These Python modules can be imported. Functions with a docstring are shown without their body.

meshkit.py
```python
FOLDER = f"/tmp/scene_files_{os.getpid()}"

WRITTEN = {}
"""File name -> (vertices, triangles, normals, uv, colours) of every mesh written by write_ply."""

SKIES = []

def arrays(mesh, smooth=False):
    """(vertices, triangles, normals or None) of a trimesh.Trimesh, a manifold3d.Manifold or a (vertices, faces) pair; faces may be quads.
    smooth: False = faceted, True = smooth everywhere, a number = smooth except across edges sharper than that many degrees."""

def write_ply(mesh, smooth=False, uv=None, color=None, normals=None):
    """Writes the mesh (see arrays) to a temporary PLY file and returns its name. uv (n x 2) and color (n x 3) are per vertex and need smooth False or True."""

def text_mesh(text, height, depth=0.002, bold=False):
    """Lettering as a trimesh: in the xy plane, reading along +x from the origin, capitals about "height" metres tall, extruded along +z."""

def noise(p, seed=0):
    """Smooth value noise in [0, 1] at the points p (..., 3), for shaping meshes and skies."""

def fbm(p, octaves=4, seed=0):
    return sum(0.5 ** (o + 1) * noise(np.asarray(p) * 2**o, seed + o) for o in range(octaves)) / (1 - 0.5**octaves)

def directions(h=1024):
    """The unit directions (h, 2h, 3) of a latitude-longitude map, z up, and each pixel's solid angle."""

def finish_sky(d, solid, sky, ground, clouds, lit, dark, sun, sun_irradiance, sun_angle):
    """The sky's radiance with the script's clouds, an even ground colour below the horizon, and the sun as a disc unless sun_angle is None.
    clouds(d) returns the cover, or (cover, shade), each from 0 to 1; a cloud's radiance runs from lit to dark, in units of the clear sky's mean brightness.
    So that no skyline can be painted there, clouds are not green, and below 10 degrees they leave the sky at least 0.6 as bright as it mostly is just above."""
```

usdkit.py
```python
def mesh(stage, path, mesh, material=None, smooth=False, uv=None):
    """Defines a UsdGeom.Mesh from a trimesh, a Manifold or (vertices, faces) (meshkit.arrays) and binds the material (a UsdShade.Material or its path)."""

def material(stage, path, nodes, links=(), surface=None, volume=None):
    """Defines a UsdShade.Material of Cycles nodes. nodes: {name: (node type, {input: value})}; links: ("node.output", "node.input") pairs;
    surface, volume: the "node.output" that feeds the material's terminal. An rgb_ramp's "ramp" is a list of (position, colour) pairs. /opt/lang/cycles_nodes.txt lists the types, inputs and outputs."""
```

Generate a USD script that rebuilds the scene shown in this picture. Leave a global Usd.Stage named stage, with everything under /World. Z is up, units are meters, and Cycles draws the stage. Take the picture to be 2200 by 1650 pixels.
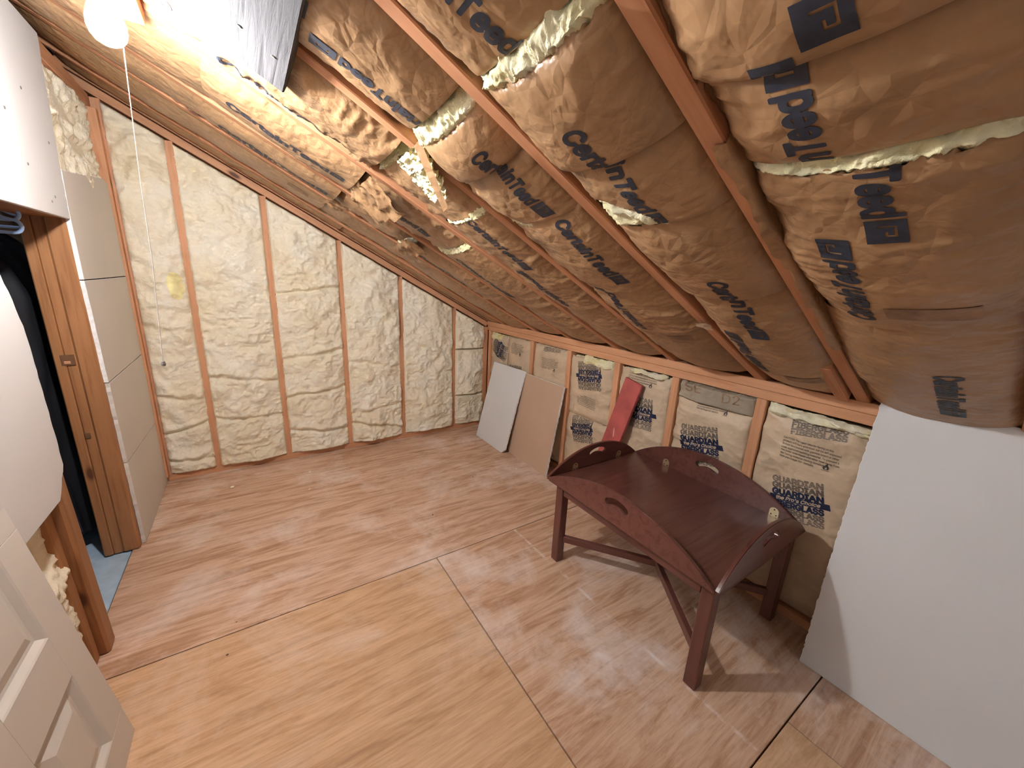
import math
import numpy as np
import trimesh
import usdkit
import meshkit
from shapely import affinity, union_all
from shapely.geometry import Polygon, LineString, Point, box as sbox, MultiPolygon
from shapely.prepared import prep
from pxr import Usd, UsdGeom, UsdLux, UsdShade, Gf, Sdf

stage = Usd.Stage.CreateInMemory()
UsdGeom.SetStageUpAxis(stage, 'Z')
UsdGeom.SetStageMetersPerUnit(stage, 1.0)
UsdGeom.Xform.Define(stage, '/World')
UsdGeom.Scope.Define(stage, '/World/Looks')

# ------------------------------------------------------------------ camera, lights, exposure
F_PX, YAW, PIT, ROLL = 835.4, 0.596265, 0.257930, 0.0474213
CAM = np.array([0.0, 0.0, 1.27])
fw = np.array([math.sin(YAW) * math.cos(PIT), math.cos(YAW) * math.cos(PIT), -math.sin(PIT)])
rt = np.array([math.cos(YAW), -math.sin(YAW), 0])
up = np.cross(rt, fw)
cr = math.cos(ROLL) * rt + math.sin(ROLL) * up
cu = -math.sin(ROLL) * rt + math.cos(ROLL) * up
cam = UsdGeom.Camera.Define(stage, '/World/camera')
cam.AddTransformOp().Set(Gf.Matrix4d(*cr, 0, *cu, 0, *(-fw), 0, *CAM, 1))
cam.CreateHorizontalApertureAttr(36.0)
cam.CreateVerticalApertureAttr(27.0)
cam.CreateFocalLengthAttr(36.0 * F_PX / 2200.0)
cam.CreateClippingRangeAttr((0.02, 100.0))
cam.CreateExposureAttr(1.2)
BULB = np.array([-0.18, 1.247, 1.722])
BULB_STRENGTH = 500.0          # emission of the frosted bulb
WINDOW_POWER = 2.2             # daylight at the window behind the camera

day = UsdLux.RectLight.Define(stage, '/World/daylight')
day.CreateWidthAttr(1.3)
day.CreateHeightAttr(0.95)
day.CreateIntensityAttr(WINDOW_POWER)
day.CreateColorAttr(Gf.Vec3f(0.94, 0.98, 1.05))
day.AddTransformOp().Set(Gf.Matrix4d(1, 0, 0, 0, 0, 0, 1, 0, 0, -1, 0, 0, 0.55, -2.47, 1.05, 1))   # local -z points along +y

# ------------------------------------------------------------------ room measures
XK, YG, XL = 1.689, 2.908, -0.533            # knee wall, gable wall, left wall
SL, ZK = 0.523, 0.933                        # roof slope, top of the knee wall
TH = math.atan(SL)
CS, SN = math.cos(TH), math.sin(TH)
YB = -2.40                                   # wall behind the camera
rng = np.random.default_rng(7)


def zroof(x):
    return ZK + SL * (XK - x)


# ------------------------------------------------------------------ helpers
_names = {}


def numbered(path):
    n = _names.get(path, 0)
    _names[path] = n + 1
    return path if n == 0 else f'{path}_{n:03d}'


def tag(p, label=None, cat=None, group=None, kind=None):
    for k, v in (('label', label), ('category', cat), ('group', group), ('kind', kind)):
        if v:
            p.SetCustomDataByKey(k, v)
    return p


def thing(name, label, cat, group=None):
    x = UsdGeom.Xform.Define(stage, numbered('/World/' + name))
    return tag(x.GetPrim(), label, cat, group)


def setting(name, label=None):
    x = UsdGeom.Xform.Define(stage, numbered('/World/' + name))
    return tag(x.GetPrim(), label, None, None, 'structure')


def part(parent, name, mesh, m, smooth=False, label=None, kind=None, xf=None):
    base = '/World' if parent is None else str(parent.GetPath())
    g = usdkit.mesh(stage, numbered(base + '/' + name), mesh, m, smooth)
    if xf is not None:
        g.AddTransformOp().Set(Gf.Matrix4d(*[float(v) for v in np.asarray(xf).T.ravel()]))
    return tag(g.GetPrim(), label, None, None, kind)


def cbox(lx, ly, lz, c=0.002):
    """A box centred on the origin with chamfered edges."""
    h = np.array([lx, ly, lz]) / 2
    c = min(c, *(h * 0.6))
    pts = []
    for s in np.ndindex(2, 2, 2):
        s = np.array(s) * 2 - 1
        for k in range(3):
            p = s * (h - c)
            p[k] = s[k] * h[k]
            pts.append(p)
    return trimesh.convex.convex_hull(np.array(pts))


def bx(x0, x1, y0, y1, z0, z1, c=0.002):
    m = cbox(x1 - x0, y1 - y0, z1 - z0, c)
    m.apply_translation([(x0 + x1) / 2, (y0 + y1) / 2, (z0 + z1) / 2])
    return m


def beam(parent, name, p0, p1, w, h, m, upv=(0, 0, 1), c=0.002, label=None):
    """A straight piece of timber: its own mesh along local x (so that the grain runs along it), p0 to p1 is its centre line."""
    p0, p1 = np.array(p0, float), np.array(p1, float)
    d = p1 - p0
    L = np.linalg.norm(d)
    ex = d / L
    ez = np.array(upv, float) - ex * np.dot(upv, ex)
    ez /= np.linalg.norm(ez)
    ey = np.cross(ez, ex)
    X = np.eye(4)
    X[:3, 0], X[:3, 1], X[:3, 2], X[:3, 3] = ex, ey, ez, (p0 + p1) / 2
    return part(parent, name, cbox(L, w, h, c), m, xf=X, label=label)


def grid_faces(nu, nv, keep=None, flip=False):
    i, j = np.meshgrid(np.arange(nu - 1), np.arange(nv - 1), indexing='ij')
    a = i * nv + j
    q = np.stack([a, a + nv, a + nv + 1, a + 1], -1)
    if keep is not None:
        q = q[keep]
    q = q.reshape(-1, 4)
    if flip:
        q = q[:, ::-1]
    return np.vstack([q[:, [0, 1, 2]], q[:, [0, 2, 3]]])


def clean(v, f):
    m = trimesh.Trimesh(v, f, process=False)
    m.remove_unreferenced_vertices()
    return m


def fbm(p, o=4, seed=0):
    return meshkit.fbm(p, o, seed) - 0.5


def ridged(p, o=3, seed=0):
    out, a, tot = 0, 1.0, 0
    p = np.asarray(p, float)
    for k in range(o):
        out = out + a * (1 - np.abs(2 * meshkit.noise(p * 2 ** k, seed + 17 * k) - 1)) ** 2
        tot += a
        a *= 0.5
    return out / tot


def tube(pts, r, sides=8, closed=False):
    p = np.asarray(pts, float)
    n = len(p)
    t = np.roll(p, -1, 0) - np.roll(p, 1, 0) if closed else np.gradient(p, axis=0)
    t /= np.linalg.norm(t, axis=1, keepdims=True)
    a = np.cross(t, [0.13, 0.31, 0.94])
    a /= np.linalg.norm(a, axis=1, keepdims=True)
    b = np.cross(t, a)
    ang = np.arange(sides) * 2 * math.pi / sides
    v = p[:, None] + r * (np.cos(ang)[None, :, None] * a[:, None] + np.sin(ang)[None, :, None] * b[:, None])
    m = n if closed else n - 1
    i, j = np.meshgrid(np.arange(m), np.arange(sides), indexing='ij')
    i2, j2 = (i + 1) % n, (j + 1) % sides
    q = np.stack([i * sides + j, i * sides + j2, i2 * sides + j2, i2 * sides + j], -1).reshape(-1, 4)
    f = np.vstack([q[:, [0, 1, 2]], q[:, [0, 2, 3]]])
    v = v.reshape(-1, 3)
    if not closed:
        c = len(v)
        v = np.vstack([v, p[0], p[-1]])
        k = np.arange(sides)
        f = np.vstack([f, np.stack([np.full(sides, c), (k + 1) % sides, k], 1), np.stack([np.full(sides, c + 1), (n - 1) * sides + k, (n - 1) * sides + (k + 1) % sides], 1)])
    return trimesh.Trimesh(v, f, process=False)


def lathe(profile, n=32):
    return trimesh.creation.revolve(np.array(profile, float), sections=n)


def extrude(poly, d):
    polys = poly.geoms if hasattr(poly, 'geoms') else [poly]
    return trimesh.util.concatenate([trimesh.creation.extrude_polygon(g, d, engine='earcut') for g in polys if g.area > 1e-9])


_text = {}


def text_poly(s, bold=False):
    """Lettering as shapely polygons, capitals 1 unit tall, from the origin along +x."""
    key = (s, bold)
    if key not in _text:
        m = meshkit.text_mesh(s, 1.0, 0.01, bold)
        v, f = m.vertices, m.faces
        top = f[(v[f][:, :, 2] > 0.009).all(1)]
        _text[key] = union_all([Polygon(v[t][:, :2]).buffer(1e-4, quad_segs=1) for t in top])
        if bold:
            _text[key] = _text[key].buffer(0.042, quad_segs=2).simplify(0.004)
    return _text[key]


def fit_text(s, w, h, bold=False, shear=0.0):
    """Lettering stretched into a box of w by h (capital height) at the origin."""
    g = text_poly(s, bold)
    if shear:
        g = affinity.skew(g, shear, 0, origin=(0, 0))
    x0, _, x1, _ = g.bounds
    return affinity.affine_transform(g, [w / (x1 - x0), 0, 0, h, -x0 * w / (x1 - x0), 0])


def stripes(g, n, duty, h):
    """Cuts lettering into n horizontal stripes."""
    x0, y0, x1, y1 = g.bounds
    st = h / n
    return g.intersection(union_all([sbox(x0 - 1, k * st, x1 + 1, k * st + st * duty) for k in range(-1, n + 1)]))


def tri2d(g, size):
    """Triangles of flat lettering, none longer than size."""
    V, Fc, n = [], [], 0
    for p in (g.geoms if hasattr(g, 'geoms') else [g]):
        if p.geom_type != 'Polygon' or p.area < 2e-8:
            continue
        v, f = trimesh.creation.triangulate_polygon(p, engine='earcut')
        V.append(np.asarray(v))
        Fc.append(np.asarray(f) + n)
        n += len(v)
    if not V:
        return None
    v, f = np.vstack(V), np.vstack(Fc)
    v3 = np.c_[v, np.zeros(len(v))]
    v3, f = trimesh.remesh.subdivide_to_size(v3, f, size, max_iter=12)
    return v3[:, :2], f


# ------------------------------------------------------------------ materials
T = '/World/Looks/'


def mat(name, nodes, links, surface='p.BSDF'):
    return usdkit.material(stage, T + name, nodes, links, surface=surface)


def plain(name, col, rough=0.5, metallic=0.0, var=0.06, scale=6.0, bump=0.0, bscale=120.0, spec=0.4, ramp=None):
    c = np.array(col, float)
    lo, hi = np.clip(c * (1 - var), 0, 1), np.clip(c * (1 + var), 0, 1)
    nodes = {'tc': ('texture_coordinate', {}), 'n': ('noise_texture', {'scale': scale, 'detail': 4.0}),
             'r': ('rgb_ramp', {'ramp': ramp or [(0.3, tuple(lo)), (0.7, tuple(hi))]}),
             'p': ('principled_bsdf', {'roughness': rough, 'metallic': metallic, 'specular_ior_level': spec})}
    links = [('tc.object', 'n.vector'), ('n.fac', 'r.fac'), ('r.color', 'p.base_color')]
    if bump:
        nodes['bn'] = ('noise_texture', {'scale': bscale, 'detail': 3.0})
        nodes['b'] = ('bump', {'strength': bump, 'distance': 0.002})
        links += [('tc.object', 'bn.vector'), ('bn.fac', 'b.height'), ('b.normal', 'p.normal')]
    return mat(name, nodes, links)


def wood(name, light, dark, rough=0.6, knots=True, grain=1.0, knot=(0.10, 0.04, 0.02), bump=0.25, spec=0.3):
    nodes = {
        'tc': ('texture_coordinate', {}), 'oi': ('object_info', {}),
        'off': ('vector_math', {'math_type': 'scale', 'scale': 31.0}), 'cx': ('combine_xyz', {}), 'add': ('vector_math', {'math_type': 'add'}),
        'm': ('mapping', {'scale': (1.3, 22.0 * grain, 22.0 * grain)}),
        'n': ('noise_texture', {'scale': 2.2, 'detail': 6.0, 'roughness': 0.62, 'distortion': 0.7}),
        'r': ('rgb_ramp', {'ramp': [(0.30, dark), (0.5, tuple((np.array(light) * 0.75 + np.array(dark) * 0.25))), (0.7, light)]}),
        'big': ('noise_texture', {'scale': 1.6, 'detail': 2.0}),
        'br': ('rgb_ramp', {'ramp': [(0.3, (0.86, 0.84, 0.82)), (0.7, (1.05, 1.05, 1.05))]}),
        'mul': ('mix_color', {'blend_type': 'multiply', 'fac': 1.0, 'use_clamp_result': False}),
        'p': ('principled_bsdf', {'roughness': rough, 'specular_ior_level': spec}),
        'b': ('bump', {'strength': bump, 'distance': 0.002})}
    links = [('oi.random', 'cx.x'), ('oi.random', 'cx.y'), ('cx.vector', 'off.vector1'), ('tc.object', 'add.vector1'), ('off.vector', 'add.vector2'),
             ('add.vector', 'm.vector'), ('m.vector', 'n.vector'), ('n.fac', 'r.fac'), ('add.vector', 'big.vector'), ('big.fac', 'br.fac'),
             ('r.color', 'mul.a'), ('br.color', 'mul.b'), ('n.fac', 'b.height'), ('b.normal', 'p.normal')]
    if knots:
        nodes['km'] = ('mapping', {'scale': (1.0, 2.6, 2.6)})
        nodes['kv'] = ('voronoi_texture', {'scale': 2.6, 'randomness': 1.0})
        nodes['kr'] = ('rgb_ramp', {'ramp': [(0.05, (0.95, 0.95, 0.95)), (0.085, (0.35, 0.35, 0.35)), (0.12, (0, 0, 0))]})
        nodes['kx'] = ('mix_color', {'b': knot})
        links += [('add.vector', 'km.vector'), ('km.vector', 'kv.vector'), ('kv.distance', 'kr.fac'), ('kr.color', 'kx.fac'), ('mul.result', 'kx.a'), ('kx.result', 'p.base_color')]
    else:
        links += [('mul.result', 'p.base_color')]
    return mat(name, nodes, links)


def kraft(name, col, rough=0.5, bump=0.5, scale=1.0, spec=0.35):
    c = np.array(col)
    nodes = {
        'tc': ('texture_coordinate', {}),
        'n': ('noise_texture', {'scale': 7.0, 'detail': 5.0, 'roughness': 0.6}),
        'r': ('rgb_ramp', {'ramp': [(0.28, tuple(c * 0.8)), (0.5, tuple(c)), (0.72, tuple(np.clip(c * 1.13, 0, 1)))]}),
        'w': ('noise_texture', {'scale': 20.0 * scale, 'detail': 3.0, 'roughness': 0.5, 'distortion': 0.3}),
        'w2': ('voronoi_texture', {'scale': 24.0 * scale, 'feature': 'distance_to_edge'}),
        'ad': ('math', {'math_type': 'multiply_add', 'value2': 0.7}),
        'b': ('bump', {'strength': bump, 'distance': 0.008}),
        'p': ('principled_bsdf', {'roughness': rough, 'specular_ior_level': spec})}
    links = [('tc.object', 'n.vector'), ('n.fac', 'r.fac'), ('r.color', 'p.base_color'), ('tc.object', 'w.vector'), ('tc.object', 'w2.vector'),
             ('w2.distance', 'ad.value1'), ('w.fac', 'ad.value3'), ('ad.value', 'b.height'), ('b.normal', 'p.normal')]
    return mat(name, nodes, links)


def fluffy(name, lo, mid, hi, stain=None):
    nodes = {
        'tc': ('texture_coordinate', {}),
        'n': ('noise_texture', {'scale': 5.0, 'detail': 5.0, 'roughness': 0.65}),
        'r': ('rgb_ramp', {'ramp': [(0.28, lo), (0.5, mid), (0.74, hi)]}),
        'sp': ('noise_texture', {'scale': 60.0, 'detail': 3.0, 'roughness': 0.7}),
        'sr': ('rgb_ramp', {'ramp': [(0.22, (0.78, 0.72, 0.58)), (0.32, (1, 1, 1))]}),
        'mul': ('mix_color', {'blend_type': 'multiply', 'fac': 1.0}),
        'w': ('noise_texture', {'scale': 42.0, 'detail': 6.0, 'roughness': 0.7, 'distortion': 1.5}),
        'b': ('bump', {'strength': 0.6, 'distance': 0.014}),
        'p': ('principled_bsdf', {'roughness': 0.95, 'specular_ior_level': 0.1})}
    links = [('tc.object', 'n.vector'), ('n.fac', 'r.fac'), ('tc.object', 'sp.vector'), ('sp.fac', 'sr.fac'), ('r.color', 'mul.a'), ('sr.color', 'mul.b'),
             ('tc.object', 'w.vector'), ('w.fac', 'b.height'), ('b.normal', 'p.normal'), ('mul.result', 'p.base_color')]
    return mat(name, nodes, links)


def plywood(name, light, dark, dust=0.5, stain=False):
    """Rotary-cut plywood, face grain along x, with pale scuffs of plaster dust."""
    nodes = {
        'tc': ('texture_coordinate', {}), 'oi': ('object_info', {}), 'cx': ('combine_xyz', {}),
        'off': ('vector_math', {'math_type': 'scale', 'scale': 17.0}), 'add': ('vector_math', {'math_type': 'add'}),
        'm': ('mapping', {'scale': (1.25, 10.0, 1.0)}),
        'n': ('noise_texture', {'scale': 2.0, 'detail': 7.0, 'roughness': 0.66, 'distortion': 1.3}),
        'r': ('rgb_ramp', {'ramp': [(0.26, tuple(np.array(dark) * 0.70)), (0.40, dark), (0.56, light), (0.75, tuple(np.clip(np.array(light) * 1.08, 0, 1)))]}),
        'm2': ('mapping', {'scale': (3.0, 40.0, 1.0)}),
        'f': ('noise_texture', {'scale': 3.0, 'detail': 4.0, 'roughness': 0.7}),
        'fr': ('rgb_ramp', {'ramp': [(0.35, (0.87, 0.83, 0.80)), (0.6, (1.03, 1.03, 1.03))]}),
        'mul': ('mix_color', {'blend_type': 'multiply', 'fac': 1.0, 'use_clamp_result': False}),
        'd': ('noise_texture', {'scale': 2.3, 'detail': 8.0, 'roughness': 0.68, 'distortion': 0.4}),
        'dr': ('rgb_ramp', {'ramp': [(0.50, (0, 0, 0)), (0.63, (dust, dust, dust)), (0.73, (0.9, 0.9, 0.9))]}),
        'dx': ('mix_color', {'b': (0.84, 0.74, 0.68)}),
        's': ('voronoi_texture', {'scale': 5.5}),
        'sr': ('rgb_ramp', {'ramp': [(0.018, (1, 1, 1)), (0.03, (0, 0, 0))]}),
        'sx': ('mix_color', {'b': (0.08, 0.05, 0.04)}),
        'b': ('bump', {'strength': 0.25, 'distance': 0.0015}),
        'p': ('principled_bsdf', {'roughness': 0.62, 'specular_ior_level': 0.25})}
    links = [('oi.random', 'cx.x'), ('oi.random', 'cx.y'), ('cx.vector', 'off.vector1'), ('tc.object', 'add.vector1'), ('off.vector', 'add.vector2'),
             ('add.vector', 'm.vector'), ('m.vector', 'n.vector'), ('n.fac', 'r.fac'), ('add.vector', 'm2.vector'), ('m2.vector', 'f.vector'), ('f.fac', 'fr.fac'),
             ('r.color', 'mul.a'), ('fr.color', 'mul.b'), ('tc.object', 'd.vector'), ('d.fac', 'dr.fac'), ('dr.color', 'dx.fac'), ('mul.result', 'dx.a'),
             ('tc.object', 's.vector'), ('s.distance', 'sr.fac'), ('sr.color', 'sx.fac'), ('dx.result', 'sx.a'), ('sx.result', 'p.base_color'),
             ('n.fac', 'b.height'), ('b.normal', 'p.normal')]
    if stain:        # a chalky line along a joist and a spilled patch of plaster dust
        nodes.update({
            'q': ('separate_xyz', {}), 'l1': ('math', {'math_type': 'multiply_add', 'value2': 0.03}), 'l2': ('math', {'math_type': 'subtract', 'value2': 1.092}), 'l3': ('math', {'math_type': 'absolute'}),
            'l4': ('map_range', {'from_min': 0.002, 'from_max': 0.010, 'to_min': 1.0, 'to_max': 0.0, 'clamp': True}),
            'ln': ('noise_texture', {'scale': 11.0, 'detail': 4.0, 'roughness': 0.7}), 'lr': ('rgb_ramp', {'ramp': [(0.47, (0, 0, 0)), (0.66, (0.75, 0.75, 0.75))]}),
            'lm': ('mix_color', {'blend_type': 'multiply', 'fac': 1.0}),
            'c0': ('vector_math', {'math_type': 'distance', 'vector2': (0.93, 0.69, 0.0)}), 'c1': ('map_range', {'from_min': 0.03, 'from_max': 0.24, 'to_min': 1.0, 'to_max': 0.0, 'clamp': True}),
            'cn': ('noise_texture', {'scale': 7.5, 'detail': 6.0, 'roughness': 0.65}), 'cr': ('rgb_ramp', {'ramp': [(0.44, (0, 0, 0)), (0.66, (0.9, 0.9, 0.9))]}), 'cm': ('mix_color', {'blend_type': 'multiply', 'fac': 1.0}),
            'su': ('mix_color', {'blend_type': 'add', 'fac': 1.0, 'use_clamp_result': True}), 'wx': ('mix_color', {'b': (0.86, 0.80, 0.77)})})
        links = [x for x in links if x[1] != 'p.base_color'] + [
            ('tc.object', 'q.vector'), ('q.y', 'l1.value1'), ('q.x', 'l1.value3'), ('l1.value', 'l2.value1'), ('l2.value', 'l3.value1'), ('l3.value', 'l4.value'),
            ('tc.object', 'ln.vector'), ('ln.fac', 'lr.fac'), ('l4.result', 'lm.a'), ('lr.color', 'lm.b'), ('tc.object', 'c0.vector1'), ('c0.value', 'c1.value'),
            ('tc.object', 'cn.vector'), ('cn.fac', 'cr.fac'), ('c1.result', 'cm.a'), ('cr.color', 'cm.b'), ('lm.result', 'su.a'), ('cm.result', 'su.b'),
            ('su.result', 'wx.fac'), ('sx.result', 'wx.a'), ('wx.result', 'p.base_color')]
    return mat(name, nodes, links)


FIR = wood('framing_lumber', (0.66, 0.345, 0.190), (0.53, 0.245, 0.12))
FIR_ROOF = wood('rafter_lumber', (0.60, 0.29, 0.150), (0.47, 0.20, 0.095))
JAMB = wood('jamb_lumber', (0.42, 0.20, 0.085), (0.29, 0.125, 0.05), rough=0.5)
GRAYWOOD = wood('weathered_lumber', (0.095, 0.087, 0.090), (0.022, 0.020, 0.020), rough=0.9, knots=True, knot=(0.03, 0.02, 0.02), bump=0.9, grain=1.3)
REDWOOD = plain('red_painted_wood', (0.40, 0.085, 0.075), 0.55, var=0.25, scale=9, bump=0.2, bscale=40)
SHEATH = wood('sheathing', (0.20, 0.10, 0.05), (0.12, 0.055, 0.028), knots=False)
KRAFT = kraft('kraft_facing', (0.37, 0.212, 0.105), 0.38, 0.8)
KRAFT_TAN = kraft('kraft_facing_tan', (0.57, 0.435, 0.30), 0.5, 0.6, 0.7)
KRAFT_GRAY = kraft('gray_facing', (0.33, 0.27, 0.20), 0.6, 0.5, 1.2)
WOOL = fluffy('fiberglass_cream', (0.86, 0.74, 0.52), (0.93, 0.835, 0.645), (0.955, 0.90, 0.775))
WOOL_Y = fluffy('fiberglass_yellow', (0.76, 0.66, 0.30), (0.86, 0.79, 0.50), (0.90, 0.88, 0.74))
INK = plain('ink', (0.028, 0.033, 0.05), 0.55, var=0.3, scale=40)
INK_BLUE = plain('ink_navy', (0.012, 0.018, 0.050), 0.5, var=0.2, scale=40)
INK_GRAY = plain('ink_gray', (0.06, 0.052, 0.05), 0.6, var=0.3, scale=60)
INK_FAINT = plain('ink_faded', (0.27, 0.155, 0.085), 0.6, var=0.35, scale=30)
GYPSUM = plain('gypsum_face', (0.66, 0.655, 0.65), 0.75, var=0.03, scale=3, bump=0.06, bscale=200)
GYPSUM_GRAY = plain('gypsum_face_gray', (0.66, 0.62, 0.56), 0.75, var=0.03, scale=3, bump=0.06, bscale=200)
GYPSUM_BACK = plain('gypsum_back', (0.52, 0.355, 0.25), 0.8, var=0.04, scale=4, bump=0.05, bscale=150)
GYPSUM_CORE = plain('gypsum_core', (0.85, 0.84, 0.83), 0.9, var=0.1, scale=70, bump=0.5, bscale=150)
PAINT = plain('door_paint', (0.64, 0.61, 0.56), 0.4, var=0.02, scale=3, bump=0.05, bscale=90)
MAHOGANY = wood('mahogany', (0.145, 0.054, 0.041), (0.090, 0.030, 0.023), rough=0.24, knots=False, bump=0.03, spec=0.5, grain=0.7)
BRASS = plain('brass', (0.72, 0.60, 0.36), 0.35, metallic=0.85, var=0.05)
DARK = plain('dark_hole', (0.012, 0.009, 0.008), 0.8)
NAVY = plain('navy_cloth', (0.014, 0.022, 0.075), 0.55, var=0.6, scale=5, bump=0.4, bscale=14)
BLACKCLOTH = plain('black_cloth', (0.006, 0.006, 0.009), 0.7, var=0.4, scale=5)
HANGER = plain('blue_plastic', (0.40, 0.58, 0.90), 0.3, var=0.04)
CARPET = plain('pale_blue_floor', (0.42, 0.56, 0.70), 0.8, var=0.1, scale=20, bump=0.3, bscale=300)
SOCKET = plain('porcelain', (0.82, 0.82, 0.80), 0.3, var=0.02)
CORD = plain('cotton_cord', (0.80, 0.79, 0.75), 0.8, var=0.05)
METAL = plain('dull_steel', (0.35, 0.33, 0.31), 0.4, metallic=0.8)
WALLPAINT = plain('wall_paint', (0.62, 0.60, 0.57), 0.7, var=0.02)
GLOW = usdkit.material(stage, T + 'lit_bulb', {'e': ('emission', {'color': (0.94, 0.97, 1.0), 'strength': BULB_STRENGTH})}, [], surface='e.emission')
PANE = usdkit.material(stage, T + 'window_glass', {'t': ('transparent_bsdf', {}), 'g': ('glossy_bsdf', {'roughness': 0.02}), 'f': ('fresnel', {'IOR': 1.5}), 'x': ('mix_closure', {})},
                       [('f.fac', 'x.fac'), ('t.BSDF', 'x.closure1'), ('g.BSDF', 'x.closure2')], surface='x.closure')
PLY_FAR = plywood('plywood_pink', (0.67, 0.465, 0.335), (0.50, 0.305, 0.19), 0.5)
PLY_NEAR = plywood('plywood_honey', (0.66, 0.44, 0.27), (0.55, 0.345, 0.195), 0.3)
PLY_RIGHT = plywood('plywood_dusty', (0.66, 0.455, 0.32), (0.50, 0.30, 0.185), 0.6, stain=True)

# ------------------------------------------------------------------ floor
floor = setting('floor', 'bare plywood subfloor with pale dust scuffs')
G = 0.0022
for (x0, x1, y0, y1, m) in ((XL - 0.03, XK + 0.09, 2.605, YG + 0.09, PLY_FAR), (XL - 0.03, XK + 0.09, 1.463, 2.605, PLY_FAR),
                            (XL - 0.03, 0.612, 0.245, 1.463, PLY_NEAR), (0.612, XK + 0.09, 0.245, 1.463, PLY_RIGHT),
                            (XL - 0.03, 1.25, -0.975, 0.245, PLY_NEAR), (1.25, XK + 0.09, -0.975, 0.245, PLY_RIGHT), (XL - 0.03, XK + 0.09, YB, -0.975, PLY_NEAR)):
    part(floor, 'plywood_sheet', bx(x0 + G, x1 - G, y0 + G, y1 - G, -0.018, 0.0, 0.0012), m)
part(floor, 'subfloor', bx(XL - 0.03, XK + 0.1, YB, YG + 0.1, -0.06, -0.02), SHEATH)

# ------------------------------------------------------------------ gable wall (far): studs, plates, sheathing
wall_gable = setting('wall_back', 'open-stud gable wall')
GX = [-0.514, -0.264, 0.131, 0.535, 0.940, 1.375]
part(wall_gable, 'sheathing', trimesh.creation.extrude_polygon(Polygon([(-1.7, -0.05), (XK + 0.12, -0.05), (XK + 0.12, ZK), (-1.7, zroof(-1.7) + 0.2)]), 0.02, engine='earcut').apply_transform(
    np.array([[1, 0, 0, 0], [0, 0, -1, YG + 0.125], [0, 1, 0, 0], [0, 0, 0, 1.0]])), SHEATH)
beam(wall_gable, 'bottom_plate', (XL, YG + 0.0445, 0.019), (XK, YG + 0.0445, 0.019), 0.089, 0.038, FIR)
for x in GX:
    beam(wall_gable, 'stud', (x, YG + 0.0445, 0.038), (x, YG + 0.0445, zroof(x) - 0.058), 0.038, 0.089, FIR, upv=(0, 1, 0))
beam(wall_gable, 'corner_stud', (XK - 0.019, YG + 0.03, 0.038), (XK - 0.019, YG + 0.03, ZK - 0.05), 0.038, 0.089, FIR, upv=(0, 1, 0))
o = 0.026 / CS
beam(wall_gable, 'sloped_top_plate', (XK, YG + 0.0445, ZK - o), (-0.62, YG + 0.0445, zroof(-0.62) - o), 0.089, 0.038, FIR)

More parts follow.
